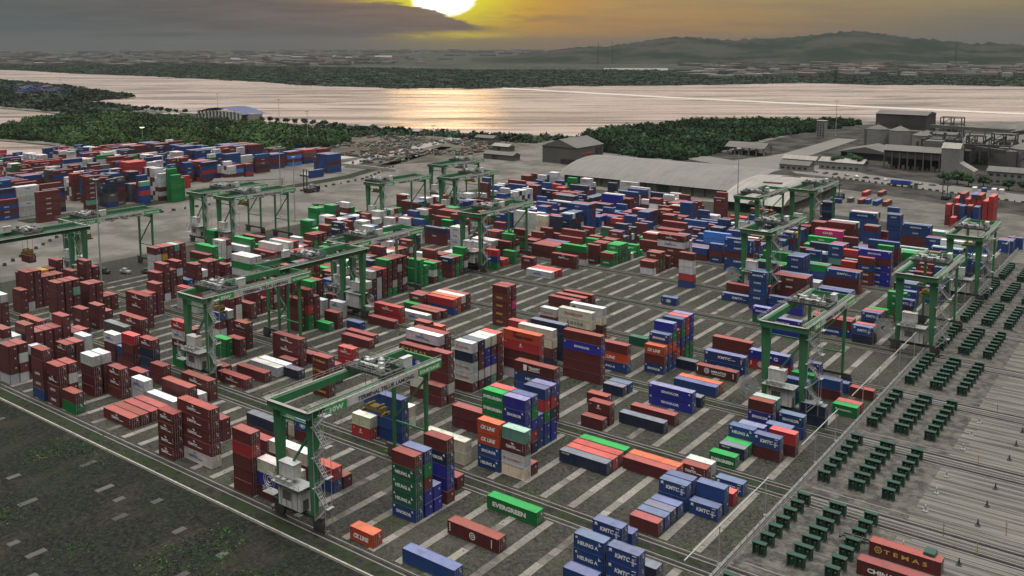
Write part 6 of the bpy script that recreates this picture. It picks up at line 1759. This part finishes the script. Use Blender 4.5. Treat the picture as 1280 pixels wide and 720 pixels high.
# ------------------------------------------------------------------ buildings
def bld(name, label, cat='building'): return tag(empty(name, (0, 0, 0)), label, cat)
def gable(b, x0, x1, y0, y1, z0, z1, col=None, along='x', over=.6):
    if along == 'x':
        ym = (y0 + y1) / 2; x0 -= over; x1 += over; y0 -= over; y1 += over
        b.add([(x0, y0, z0), (x1, y0, z0), (x1, y1, z0), (x0, y1, z0), (x0, ym, z1), (x1, ym, z1)], [(0, 1, 5, 4), (2, 3, 4, 5), (1, 2, 5), (3, 0, 4), (0, 3, 2, 1)], col)
    else:
        xm = (x0 + x1) / 2; x0 -= over; x1 += over; y0 -= over; y1 += over
        b.add([(x0, y0, z0), (x1, y0, z0), (x1, y1, z0), (x0, y1, z0), (xm, y0, z1), (xm, y1, z1)], [(1, 2, 5, 4), (3, 0, 4, 5), (0, 1, 4), (2, 3, 5), (0, 3, 2, 1)], col)
def part(name, m_, o, fn):
    b = MB(); fn(b); return b.build(name, m_, o)
def barrel(b, x0, x1, y0, y1, z0, z1, n_=14):
    pts = [(y0 + (y1 - y0) * i / n_, z0 + (z1 - z0) * (1 - ((2 * i / n_) - 1) ** 2) ** .8) for i in range(n_ + 1)]
    for (ya, za), (yb, zb) in zip(pts, pts[1:]): b.face([(x0, ya, za), (x1, ya, za), (x1, yb, zb), (x0, yb, zb)])
    for x in (x0, x1): b.face([(x, y, z) for y, z in pts])
    return pts
o = bld('warehouse', 'long grey warehouse with curved roof and row of pale doors facing the stacks')
part('wall', M['wallgrey'], o, lambda b: b.box(-344, -212, 520, 596, -.1, 5.6))
part('roof', M['whroof'], o, lambda b: barrel(b, -347, -211, 517, 600, 5.5, 14.2))
for k in range(13):
    x = -322 + k * 8.2; c = M['wallpale'] if k != 6 else M['standg']
    part('door', c, o, lambda b: b.box(x, x + 6.6, 519.7, 520, 0, 4.4))
part('skylight', M['roofwhite'], o, lambda b: [b.box(-335 + 24 * k, -333 + 24 * k, 556, 561, 14.1, 14.35) for k in range(5)])
o = bld('warehouse', 'pale curved-roof warehouse joined to the right end of the grey one')
part('wall', M['wallgrey'], o, lambda b: b.box(-213, -180, 486, 580, -.1, 5.4))
part('roof', M['roofwhite'], o, lambda b: barrel(b, -215, -178, 483, 583, 5.3, 13.6))
for yy in (515, 545): part('roof_vent', M['wood'], o, lambda b: b.bar((-202, yy, 13.1), (-191, yy + 1, 13.3), 1.2, .6))
part('door', M['standg'], o, lambda b: b.box(-207, -186, 485.7, 486, 0, 4.6))
o = bld('shed', 'grey gabled shed with a dark open side, left of the curved warehouse')
part('wall', M['wallgrey'], o, lambda b: b.box(-418, -386, 600, 640, -.1, 13))
part('roof', M['roofgrey'], o, lambda b: gable(b, -418, -386, 600, 640, 13, 19, along='y'))
part('doorway', M['black'], o, lambda b: (b.box(-386, -385.8, 628, 638, 0, 11), b.box(-400, -385.6, 599, 600, 0, 4)))
part('sign_band', M['red_letter'], o, lambda b: b.box(-385.9, -385.7, 608, 624, 7.2, 8.2))
o = bld('open_shed', 'long open-sided shed with grey roof at the wood edge behind the warehouse', 'shed')
part('roof', M['roofgrey'], o, lambda b: gable(b, -324, -290, 738, 756, 6.5, 10.5))
for k in range(6):
    for y in (739, 755): part('post', M['wallpale'], o, lambda b: b.box(-323 + k * 6.4, -322 + k * 6.4, y, y + 1, 0, 6.5))
part('stored_goods', M['col'], o, lambda b: [b.box(-321 + k * 2.5, -319.4 + k * 2.5, 741 + random.random() * 6, 750, 0, random.uniform(1, 4), random.choice(((.05, .05, .05), (.3, .3, .3), (.12, .1, .09)))) for k in range(12)])
o = bld('tower', 'slim white tower block beside the wood and the river', 'tower'); part('wall', M['wallpale'], o, lambda b: b.box(-307, -299, 918, 926, 0, 17))
part('window', M['glass'], o, lambda b: [b.box(-306 + i * 2.6, -305 + i * 2.6, 917.8, 918, 2 + 2.6 * j, 3.6 + 2.6 * j) for i in range(3) for j in range(5)])
part('roof', M['roofwhite'], o, lambda b: b.box(-307.6, -298.4, 917.4, 926.6, 17, 17.6))
o = bld('mill', 'tall dark mill block with shallow roof above the grain silos', 'mill')
part('wall', M['walldark'], o, lambda b: b.box(-232, -190, 850, 885, 0, 32)); part('roof', M['roofgrey'], o, lambda b: gable(b, -232, -190, 850, 885, 32, 34.5))
part('lower_block', M['wallgrey'], o, lambda b: (b.box(-238, -184, 838, 850, 0, 19), b.box(-190, -166, 846, 872, 0, 17)))
part('window', M['black'], o, lambda b: [b.box(-230 + i * 5.2, -228 + i * 5.2, 849.7, 850, 22.5, 23.4) for i in range(8)])
part('conveyor', M['wallgrey'], o, lambda b: (b.bar((-186, 838, 19), (-166, 760, 8), 3, 3), b.bar((-184, 840, 24), (-120, 815, 25), 3, 2.6)))
def silo(x, y, r_, h_, label):
    o = tag(empty('silo', (x, y, 0)), label, 'silo', 'grain silos of the mill')
    b = MB(); n_ = 40
    b.prism([((r_ + (.18 if i % 2 else 0)) * math.cos(2 * math.pi * i / n_), (r_ + (.18 if i % 2 else 0)) * math.sin(2 * math.pi * i / n_)) for i in range(n_)], 0, h_); b.build('wall', M['wallpale'], o)
    b = MB(); b.tube((0, 0, h_), (0, 0, h_ + r_ * .42), r_ + .4, .8, n=32); b.tube((0, 0, h_ + r_ * .42), (0, 0, h_ + r_ * .42 + 1), .9, n=10); b.build('roof', M['roofgrey'], o)
    b = MB(); [b.bar((r_ + .3, -.4 + k, 0), (r_ + .3, -.4 + k, h_ + .5), .15) for k in (0, .9)]; b.build('ladder', M['galv'], o)
silo(-222, 822, 8.4, 21, 'grey corrugated grain silo, left of the two below the dark mill'); silo(-203, 818, 8.2, 21, 'grey corrugated grain silo, middle one below the dark mill')
silo(-184, 812, 7.5, 18.5, 'grey grain silo, right one below the dark mill')
silo(-94, 772, 19, 17, 'broad dark storage tank at the right edge of the plant')
o = bld('storage_shed', 'broad grey gabled store with wide roof in front of the silos', 'shed'); part('wall', M['walldark'], o, lambda b: b.box(-236, -196, 768, 800, 0, 5.5)); part('roof', M['roofgrey'], o, lambda b: gable(b, -238, -194, 766, 802, 5.5, 10.5, along='y'))
o = bld('loading_building', 'long dark loading hall on columns in front of the plant'); part('roof', M['roofgrey'], o, lambda b: gable(b, -192, -150, 722, 748, 14, 17))
part('wall', M['walldark'], o, lambda b: (b.box(-190, -151, 735, 747, 0, 14), b.box(-190, -151, 722.5, 735, 8.5, 14)))
for k in range(8): part('column', M['wallgrey'], o, lambda b: b.box(-190 + k * 5.5, -189.2 + k * 5.5, 722, 723, 0, 14))
part('parked_goods', M['col'], o, lambda b: [b.box(-188 + k * 3.4, -186 + k * 3.4, 726, 731, 0, random.uniform(1.5, 3.4), random.choice(((.3, .3, .3), (.35, .04, .04), (.1, .1, .12), (.3, .32, .3)))) for k in range(11)])
o = bld('hopper_tower', 'pale gabled hopper tower with a lean-to, in front of the dark plant', 'tower'); part('wall', M['wallpale'], o, lambda b: b.box(-148, -136, 713, 727, 0, 19)); part('roof', M['roofwhite'], o, lambda b: gable(b, -148, -136, 713, 727, 19, 22.5, over=.3))
part('lean_to', M['roofwhite'], o, lambda b: b.add([(-136, 713, 9), (-136, 727, 9), (-126, 727, 3.5), (-126, 713, 3.5), (-136, 713, 0), (-136, 727, 0), (-126, 727, 0), (-126, 713, 0)], [(0, 3, 2, 1), (0, 4, 7, 3), (3, 7, 6, 2), (1, 2, 6, 5)]))
o = bld('concrete_tower', 'plain grey block tower left of the pale hopper tower', 'tower'); part('wall', M['wallgrey'], o, lambda b: (b.box(-166, -152, 735, 749, 0, 20), b.box(-165, -153, 736, 748, 20, 21.4)))
o = bld('boiler_block', 'brown grey square block in front of the storage tank'); part('wall', M['wallgrey'], o, lambda b: (b.box(-124, -106, 752, 768, 0, 15.5), b.box(-118, -112, 756, 762, 15.5, 17.5)))
o = bld('process_hall', 'dark jumble of process buildings and sloping roofs behind the plant towers')
part('wall', M['walldark'], o, lambda b: [b.box(*q) for q in ((-182, -150, 800, 830, 0, 17), (-150, -116, 790, 830, 0, 13), (-120, -40, 820, 900, 0, 15), (-168, -140, 770, 786, 0, 12))])
part('roof', M['roofgrey'], o, lambda b: (gable(b, -150, -116, 790, 830, 13, 22), gable(b, -120, -40, 820, 900, 15, 30), gable(b, -60, -20, 860, 930, 14, 26, along='y')))
part('conveyor', M['walldark'], o, lambda b: (b.bar((-118, 800, 24), (-70, 850, 33), 3, 3), b.bar((-180, 800, 15), (-112, 740, 16), 3, 3), b.bar((-165, 748, 18), (-108, 770, 17), 2.4, 2.2), b.bar((-100, 880, 33), (-40, 820, 22), 2.6, 2.6)))
def clutter(b):
    rr = random.Random(5)
    for k in range(190):
        x, y, z = rr.uniform(-180, -60), rr.uniform(742, 850), rr.uniform(3, 20); l_ = rr.uniform(4, 14)
        d = rr.choice(((l_, 0, 0), (0, l_, 0), (0, 0, l_), (l_ * .7, 0, l_ * .5)))
        b.bar((x, y, z), (x + d[0], y + d[1], z + d[2]), rr.uniform(.4, 1.6))
part('pipework', M['crane_dk'], o, clutter)
def steel_tower(x, y, w_, h_, label):
    o = tag(empty('steel_tower', (x, y, 0)), label, 'steel tower', 'open steel towers of the plant'); b = MB()
    for sx in (-1, 0, 1):
        for sy in (-1, 1): b.bar((sx * w_, sy * w_ * .7, 0), (sx * w_, sy * w_ * .7, h_), .8)
    nz = int(h_ / 5)
    for k in range(1, nz + 1):
        z = h_ * k / nz
        for sy in (-1, 1): b.bar((-w_, sy * w_ * .7, z), (w_, sy * w_ * .7, z), .6); b.bar((-w_, sy * w_ * .7, z - h_ / nz), (0, sy * w_ * .7, z), .35)
        for sx in (-1, 1): b.bar((sx * w_, -w_ * .7, z), (sx * w_, w_ * .7, z), .6)
    b.build('lattice', M['crane_dk'], o)
    b = MB(); [b.box(-w_, w_, -w_ * .7, w_ * .7, h_ * k / nz - .2, h_ * k / nz) for k in range(1, nz + 1, 2)]; b.box(-w_ * .4, w_ * .5, -w_ * .4, w_ * .4, h_ * .35, h_ * .75); b.build('platform', M['wallgrey'], o)
    b = MB(); [b.tube((w_ * q, -w_ * .9, 2), (w_ * q, -w_ * .9, h_ * (.9 - abs(q) * .3)), .6, n=8) for q in (-.5, .1, .7)]; b.build('pipe', M['wallgrey'], o)
steel_tower(-176, 884, 8.5, 29, 'open steel tower with platforms right of the dark mill'); steel_tower(-118, 778, 8, 26, 'open steel tower with pipes between the plant blocks'); steel_tower(-140, 792, 6, 22, 'lower open steel tower beside the process hall')
def office(x0, x1, y0, y1, h_, roof, label, storeys=2, name='office'):
    o = bld(name, label, 'office building'); part('wall', M['wallpale'], o, lambda b: b.box(x0, x1, y0, y1, 0, h_))
    part('roof', roof, o, lambda b: gable(b, x0, x1, y0, y1, h_, h_ + 2.6))
    for s_ in range(storeys):
        z = 1.2 + s_ * h_ / storeys
        for x in np.arange(x0 + 1.5, x1 - 2, 4.2): part('window', M['glass'], o, lambda b: b.box(x, x + 2.2, y0 - .12, y0, z, z + 1.5))
office(-113, -66, 684, 700, 8.5, M['roofgrey'], 'two-storey office with grey roof and dark windows at the right edge')
office(-250, -228, 668, 680, 4.5, M['roofgrey'], 'small dark-roofed gatehouse at the plant road', 1, 'gatehouse')
office(-228, -196, 690, 706, 6, M['roofwhite'], 'low white office with flat pale roof beside the gatehouse', 1)
office(-262, -236, 706, 716, 4, M['roofwhite'], 'row of white site huts beyond the plant gatehouse', 1, 'site_hut')
# arched river terminal
o = bld('terminal_building', 'arched blue and white terminal on columns behind the mangroves')
part('roof', mat('blue_roof', (.06, .075, .15), .5), o, lambda b: [b.face([(-1010 + 88 * i / 12, 690 + 3 * i / 12, 9 + 7 * math.sin(math.pi * i / 12)), (-1010 + 88 * (i + 1) / 12, 690 + 3 * (i + 1) / 12, 9 + 7 * math.sin(math.pi * (i + 1) / 12)), (-1010 + 88 * (i + 1) / 12 + 10, 722, 10 + 7 * math.sin(math.pi * (i + 1) / 12)), (-1010 + 88 * i / 12 + 10, 720, 10 + 7 * math.sin(math.pi * i / 12))]) for i in range(12)])
part('wall', M['wallgrey'], o, lambda b: b.box(-1002, -928, 700, 716, 0, 9)); part('wing', M['roofwhite'], o, lambda b: (b.box(-1040, -1008, 688, 706, 0, 7), b.box(-1076, -1042, 676, 700, 0, 5), b.box(-925, -912, 700, 716, 0, 10)))
for k in range(13): part('column', M['panelw'], o, lambda b: b.box(-1008 + k * 6.9, -1005.5 + k * 6.9, 692, 694, 0, 12))
b = MB()
for k in range(150):
    x = -1640 - random.random() * 420; y = 800 + (-1640 - x) * .42 + random.uniform(-30, 60)
    for z in range(random.choice((1, 2, 2, 3))): b.box(x, x + 2.4 + 8 * random.random(), y, y + 12, z * 2.7, z * 2.7 + 2.6, random.choice(((.02, .05, .2), (.1, .03, .03), (.2, .19, .18), (.06, .06, .07), (.02, .06, .22))))
tag(b.build('distant_container_field', M['col']), 'distant mixed boxes stacked on the spit at the far left', 'containers', kind='stuff')
# ------------------------------------------------------------------ scrap and equipment yard, stuff
b = MB()
poly = [(-640, 510), (-530, 492), (-488, 560), (-505, 690), (-610, 700), (-690, 650)]
xs = RNG.uniform(-690, -480, 1500); ys = RNG.uniform(490, 710, 1500); kk = inpoly(xs, ys, poly)
for x, y in zip(xs[kk], ys[kk]):
    if math.sin(x * .06) * math.cos(y * .05) < -.35: continue
    c = random.choice(((.05, .05, .05), (.11, .09, .07), (.12, .05, .04), (.12, .11, .10), (.2, .19, .18), (.05, .09, .07), (.08, .08, .09), (.17, .10, .05)))
    a = random.uniform(0, 3.14); l_ = random.uniform(1.2, 5.5); u_ = Vector((math.cos(a), math.sin(a), random.uniform(-.15, .25))) * l_ / 2; p_ = Vector((x, y, random.uniform(.3, 1.5)))
    b.bar(p_ - u_, p_ + u_, random.uniform(.6, 2.4), random.uniform(.6, 2.2), col=c)
tag(b.build('scrap_heap', M['col']), 'dense field of scrap, machines and heaps behind the pale service road', 'scrap', kind='stuff')
b = MB(); b.box(-545, -470, 486, 487, 0, 2.4); b.box(-562, -545, 487, 520, 0, 2.2)
tag(b.build('perimeter_wall', M['concrete']), 'pale low wall along the front of the scrap yard', 'wall')
for x, y, w_, l_, c_, lb in ((-500, 640, 18, 9, 'roofwhite', 'small pale roofed shed at the right of the scrap yard'), (-560, 690, 22, 10, 'roofgrey', 'long grey shed behind the scrap heaps'), (-655, 700, 14, 9, 'roofwhite', 'small white hut at the back of the scrap yard'),
                         (-470, 590, 30, 10, 'roofgrey', 'long low grey shed right of the scrap yard'), (-745, 715, 16, 10, 'roofwhite', 'pale hut among the river bank trees'), (-345, 545, 0, 0, '', '')):
    if not w_: continue
    o = bld('shed', lb, 'shed'); part('wall', M['wallgrey'], o, lambda b: b.box(x, x + w_, y, y + l_, 0, 4.2)); part('roof', M[c_], o, lambda b: gable(b, x, x + w_, y, y + l_, 4.2, 6.4)); part('door', M['black'], o, lambda b: b.box(x + w_ * .3, x + w_ * .5, y - .15, y, 0, 3.2))
# ------------------------------------------------------------------ trees one can tell apart
def tree(x, y, h_, base, label, group):
    o = tag(empty('broadleaf_tree', (x, y, 0)), label, 'tree', group); b = MB()
    b.tube((0, 0, -.2), (.2, .1, h_ * .45), h_ * .035, h_ * .022, n=7)
    for k in range(4): a = k * 1.6 + random.random(); b.tube((.15, .1, h_ * .38), (math.cos(a) * h_ * .22, math.sin(a) * h_ * .22, h_ * .68), h_ * .016, h_ * .008, n=5)
    b.build('trunk', M['wood'], o)
    n_ = 9; cx = [0] + [math.cos(k * .8) * h_ * RNG.uniform(.14, .34) for k in range(n_ - 1)]; cy = [0] + [math.sin(k * .8) * h_ * RNG.uniform(.14, .30) for k in range(n_ - 1)]
    cz = [h_ * .66] + [h_ * RNG.uniform(.34, .70) for k in range(n_ - 1)]
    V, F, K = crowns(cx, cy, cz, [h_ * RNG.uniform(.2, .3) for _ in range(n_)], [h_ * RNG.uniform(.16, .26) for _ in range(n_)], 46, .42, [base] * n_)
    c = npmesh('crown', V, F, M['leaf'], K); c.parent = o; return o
tl = [(-209, 704, 15), (-200, 698, 13), (-216, 696, 12), (-135, 664, 10), (-128, 668, 11), (-120, 662, 10), (-112, 668, 9), (-96, 660, 9), (-86, 657, 9), (-76, 662, 9)]
pos_ = ['left of the blue trailer', 'centre of the clump left of the blue trailer', 'front of the clump left of the blue trailer', 'leftmost before the hopper tower', 'second before the hopper tower', 'third before the hopper tower', 'rightmost before the hopper tower', 'first before the office', 'second before the office', 'third before the office']
for (x, y, h_), p_ in zip(tl, pos_): tree(x, y, h_, (.030, .062, .028), f"dark bushy tree, {p_}", 'trees along the plant road')
for k in range(34):
    t_ = min(k, 22) / 22; x = (-1395 + 320 * t_ if k < 22 else -905 + (k - 22) * 11) + random.uniform(-3, 3); y = (750 - 25 * t_ if k < 22 else 714) + random.uniform(-3, 3)
    tree(x, y, random.uniform(7, 10), (.03, .045, .028), f"small dark tree in the river bank row, number {k + 1} counted from its left end", 'small trees in a row on the river bank')
wood('bank_woods', [(-800, 700), (-700, 702), (-560, 700), (-505, 708), (-500, 760), (-560, 738), (-650, 712), (-700, 728), (-800, 716)], 8, 4.6, 4, 0, 26, 1.3, (.032, .052, .03), 'dark line of bushes and trees on the river bank behind the scrap yard', 'trees')
wood('scrub_line', [(-690, 640), (-640, 700), (-700, 700), (-760, 690), (-720, 650)], 8, 4.2, 3.6, 0, 26, 1.3, (.032, .058, .03), 'bushes between the mangroves and the scrap yard', 'bushes')
# ------------------------------------------------------------------ road barriers (small dark blocks in rows)
b = MB(); b.add([(-.9, -.35, 0), (.9, -.35, 0), (.9, .35, 0), (-.9, .35, 0), (-.75, -.18, 1.0), (.75, -.18, 1.0), (.75, .18, 1.0), (-.75, .18, 1.0)], [(0, 3, 2, 1), (4, 5, 6, 7), (0, 1, 5, 4), (1, 2, 6, 5), (2, 3, 7, 6), (3, 0, 4, 7)])
bme = b.mesh('road_barrier', M['walldark'])
def barrier(x, y, lab, grp):
    o = bpy.data.objects.new('road_barrier', bme); C.objects.link(o); o.location = (x, y, 0); o.rotation_euler.z = random.uniform(0, 3); o.scale = (1.3, 1.3, 1.2); tag(o, lab, 'barrier', grp)
for k in range(40):
    t_ = k / 39; x = np.interp(t_, [0, .3, .6, .8, 1], [-456, -459, -455, -462, -490]); y = 215 + 290 * t_
    barrier(x, y, 'small dark block in the row of road barriers beside the grass verge', 'road barriers beside the grass verge')
for k in range(30):
    x = -205 + k * 4.6; y = 651 - k * 1.5; barrier(x, y, 'small dark block in the row of road barriers before the plant road', 'road barriers before the plant road')
for k in range(9): b = MB(); b.tube((0, 0, 0), (0, 0, 1.2), .9, .7, n=8); tag(b.build('concrete_block', M['walldark'], loc=(-400 - k * 5.5, 178 + k * 6, 0)), 'small dark concrete block in the row at far left of the quay', 'block', 'dark blocks at the far left of the quay')
# ------------------------------------------------------------------ vehicles
def simple_truck(x, y, rz, cab, load, label):
    o = tractor('lorry', (x, y, 0), rz, cab, label)
    if load:
        b = MB(); b.box(-1.22, 1.22, -11.6, .5, 1.52, 4.15)
        b.build('box_body', mat('trailer_box', load, .5), o)
simple_truck(-150, 634.5, R(-90), (.1, .1, .1), (.02, .05, .30), 'lorry carrying a long bright blue box in front of the plant trees')
simple_truck(-374, 338, R(-60), (.08, .08, .09), None, 'dark lorry with empty trailer on the quay road at left')
simple_truck(-396, 357, R(-70), (.30, .30, .30), None, 'lorry with pale cab parked on the quay road')
simple_truck(-345, 405, R(40), (.1, .05, .05), None, 'dark lorry by the quay beside the fourth crane')
simple_truck(-104, 590, R(-90), (.12, .12, .12), None, 'empty dark trailer lorry parked on the open yard')
def forklift(x, y, label, s_=1.):
    o = tag(empty('reach_stacker', (x, y, 0)), label, 'reach stacker'); o.scale = (s_,) * 3
    part('body', M['crane_dk'], o, lambda b: (b.box(-2, 2, -4, 4, 1, 2.4), b.box(-2, 2, 2.2, 4.4, 1, 3.2)))
    part('mast', M['crane_dk'], o, lambda b: (b.bar((-1.3, -4.4, .6), (-1.3, -4.4, 13), .45), b.bar((1.3, -4.4, .6), (1.3, -4.4, 13), .45), b.bar((-1.3, -4.4, 12.8), (1.3, -4.4, 12.8), .4), b.bar((-3.2, -5, 9.5), (3.2, -5, 9.5), .8)))
    part('cab', M['galv'], o, lambda b: b.box(-.8, .8, -1.2, 1, 2.4, 4.4))
    for sx in (-1, 1):
        for y_ in (-3, 2.8): part('wheel', M['black'], o, lambda b: b.tube((sx * 1.5, y_, .95), (sx * 2.3, y_, .95), .95, n=14))
forklift(-448, 388, 'dark container forklift parked beside the depot awning', 1.15); forklift(-120, 598, 'dark reach stacker at the left of the red and blue box group')
forklift(-172, 560, 'green brown yard crane on the apron right of the white roof')
o = bld('awning', 'low grey awning roof beside the depot forklift', 'awning'); part('roof', M['roofgrey'], o, lambda b: b.bar((-500, 352, 7), (-470, 385, 8), 16, .4))
for x, y in ((-500, 350), (-486, 362), (-472, 384), (-490, 372)): part('post', M['galv'], o, lambda b: b.box(x, x + .4, y, y + .4, 0, 7))
def tree_car(x, y, c, lb):
    o = tag(empty('parked_car', (x, y, 0), random.uniform(0, 3)), lb, 'car', 'cars parked at the plant')
    part('body', mat('car_paint', c, .3), o, lambda b: (b.box(-.9, .9, -2.2, 2.2, .3, .95), b.add([(-.85, -1.6, .95), (.85, -1.6, .95), (.85, 1.3, .95), (-.85, 1.3, .95), (-.7, -1.0, 1.5), (.7, -1.0, 1.5), (.7, .8, 1.5), (-.7, .8, 1.5)], [(4, 5, 6, 7), (0, 1, 5, 4), (1, 2, 6, 5), (2, 3, 7, 6), (3, 0, 4, 7)])))
    for sx in (-1, 1):
        for y_ in (-1.4, 1.4): part('wheel', M['black'], o, lambda b: b.tube((sx * .7, y_, .33), (sx * .92, y_, .33), .33, n=10))
for k in range(12): tree_car(-222 + k * 7.5 + random.uniform(-1, 1), 668 - k * 1.6 + random.uniform(-1, 1), random.choice(((.5, .5, .5), (.05, .05, .06), (.2, .2, .22), (.35, .03, .03), (.6, .6, .58))), f"small parked car before the plant buildings, {('first', 'second', 'third', 'fourth', 'fifth', 'sixth', 'seventh', 'eighth', 'ninth', 'tenth', 'eleventh', 'last')[k]} from the left")
# maintenance clutter on the quay end of the rows
for k in range(7):
    x, y = -352 + k * 6.5 + random.uniform(-2, 2), 196 + k * 5
    b = MB(); b.box(-2.6, 2.6, -.8, .8, .5, 1.3); b.box(-1.2, .6, -.7, .7, 1.3, 2.2)
    for s_ in (-2, 2): b.tube((s_, -.7, .45), (s_, .7, .45), .45, n=10)
    tag(b.build('maintenance_cart', M['galv'] if k % 2 else M['crane_dk'], loc=(x, y, 0), rz=random.uniform(-.3, .3)), f"small rail maintenance cart at the left row ends, {ORD[k]} from the left", 'cart', 'maintenance carts at the left row ends')
# low weeds on the gravel (real tufts)
GRASS = [(-137, 92, 5), (-126, 93, 5), (-192, 104, 5), (-203, 101, 4), (-220, 88, 4), (-160, 80, 4), (-145, 148, 3), (-83, 158, 4), (-84, 162, 4), (-68, 152, 4), (-66, 158, 3), (-162, 127, 3), (-190, 165, 3), (-66, 176, 4)]
N_ = 12000; xs = RNG.uniform(-330, -64, N_ * 8); ys = np.concatenate([RNG.uniform(20, 106, N_ * 4), RNG.uniform(108, 300, N_ * 4)])
fld = np.sin(xs * .11 + ys * .05) + np.sin(ys * .17 - xs * .07 + 1.) + np.sin(xs * .31 + 2) * .6 + RNG.normal(size=len(xs)) * .25
for gx_, gy_, gr_ in GRASS:
    q = (xs - gx_) ** 2 + (ys - gy_) ** 2 < gr_ ** 2; fld[q] += 1.6
k = fld > 1.25; xs, ys = xs[k][:26000], ys[k][:26000]; n_ = len(xs)
a = RNG.uniform(0, 6.28, n_); s_ = RNG.uniform(.10, .34, n_); h_ = RNG.uniform(.05, .24, n_)
V = np.stack([np.stack([xs - np.cos(a) * s_, ys - np.sin(a) * s_, np.zeros(n_) - .03], 1), np.stack([xs + np.cos(a) * s_, ys + np.sin(a) * s_, np.zeros(n_) - .03], 1), np.stack([xs + RNG.normal(size=n_) * .2, ys + RNG.normal(size=n_) * .2, h_], 1)], 1).reshape(-1, 3)
o = npmesh('weeds', V, np.arange(n_ * 3).reshape(-1, 3), M['leaf'], np.array((.032, .075, .014)) * RNG.uniform(.6, 1.5, (n_, 1))); tag(o, 'low green weeds tufting out of the gravel', 'weeds', kind='stuff')
# ------------------------------------------------------------------ haze
b = MB(); b.box(-12600, 3000, -3000, 12600, -3.0, 190)
hz = b.build('haze', None); m = bpy.data.materials.new('haze'); m.use_nodes = True; t = m.node_tree; t.nodes.clear()
pv = t.nodes.new('ShaderNodeVolumePrincipled'); pv.inputs['Density'].default_value = HAZE; pv.inputs['Color'].default_value = (.27, .29, .29, 1); pv.inputs['Anisotropy'].default_value = .3
out = t.nodes.new('ShaderNodeOutputMaterial'); t.links.new(pv.outputs[0], out.inputs['Volume']); hz.data.materials.append(m); tag(hz, kind='stuff')
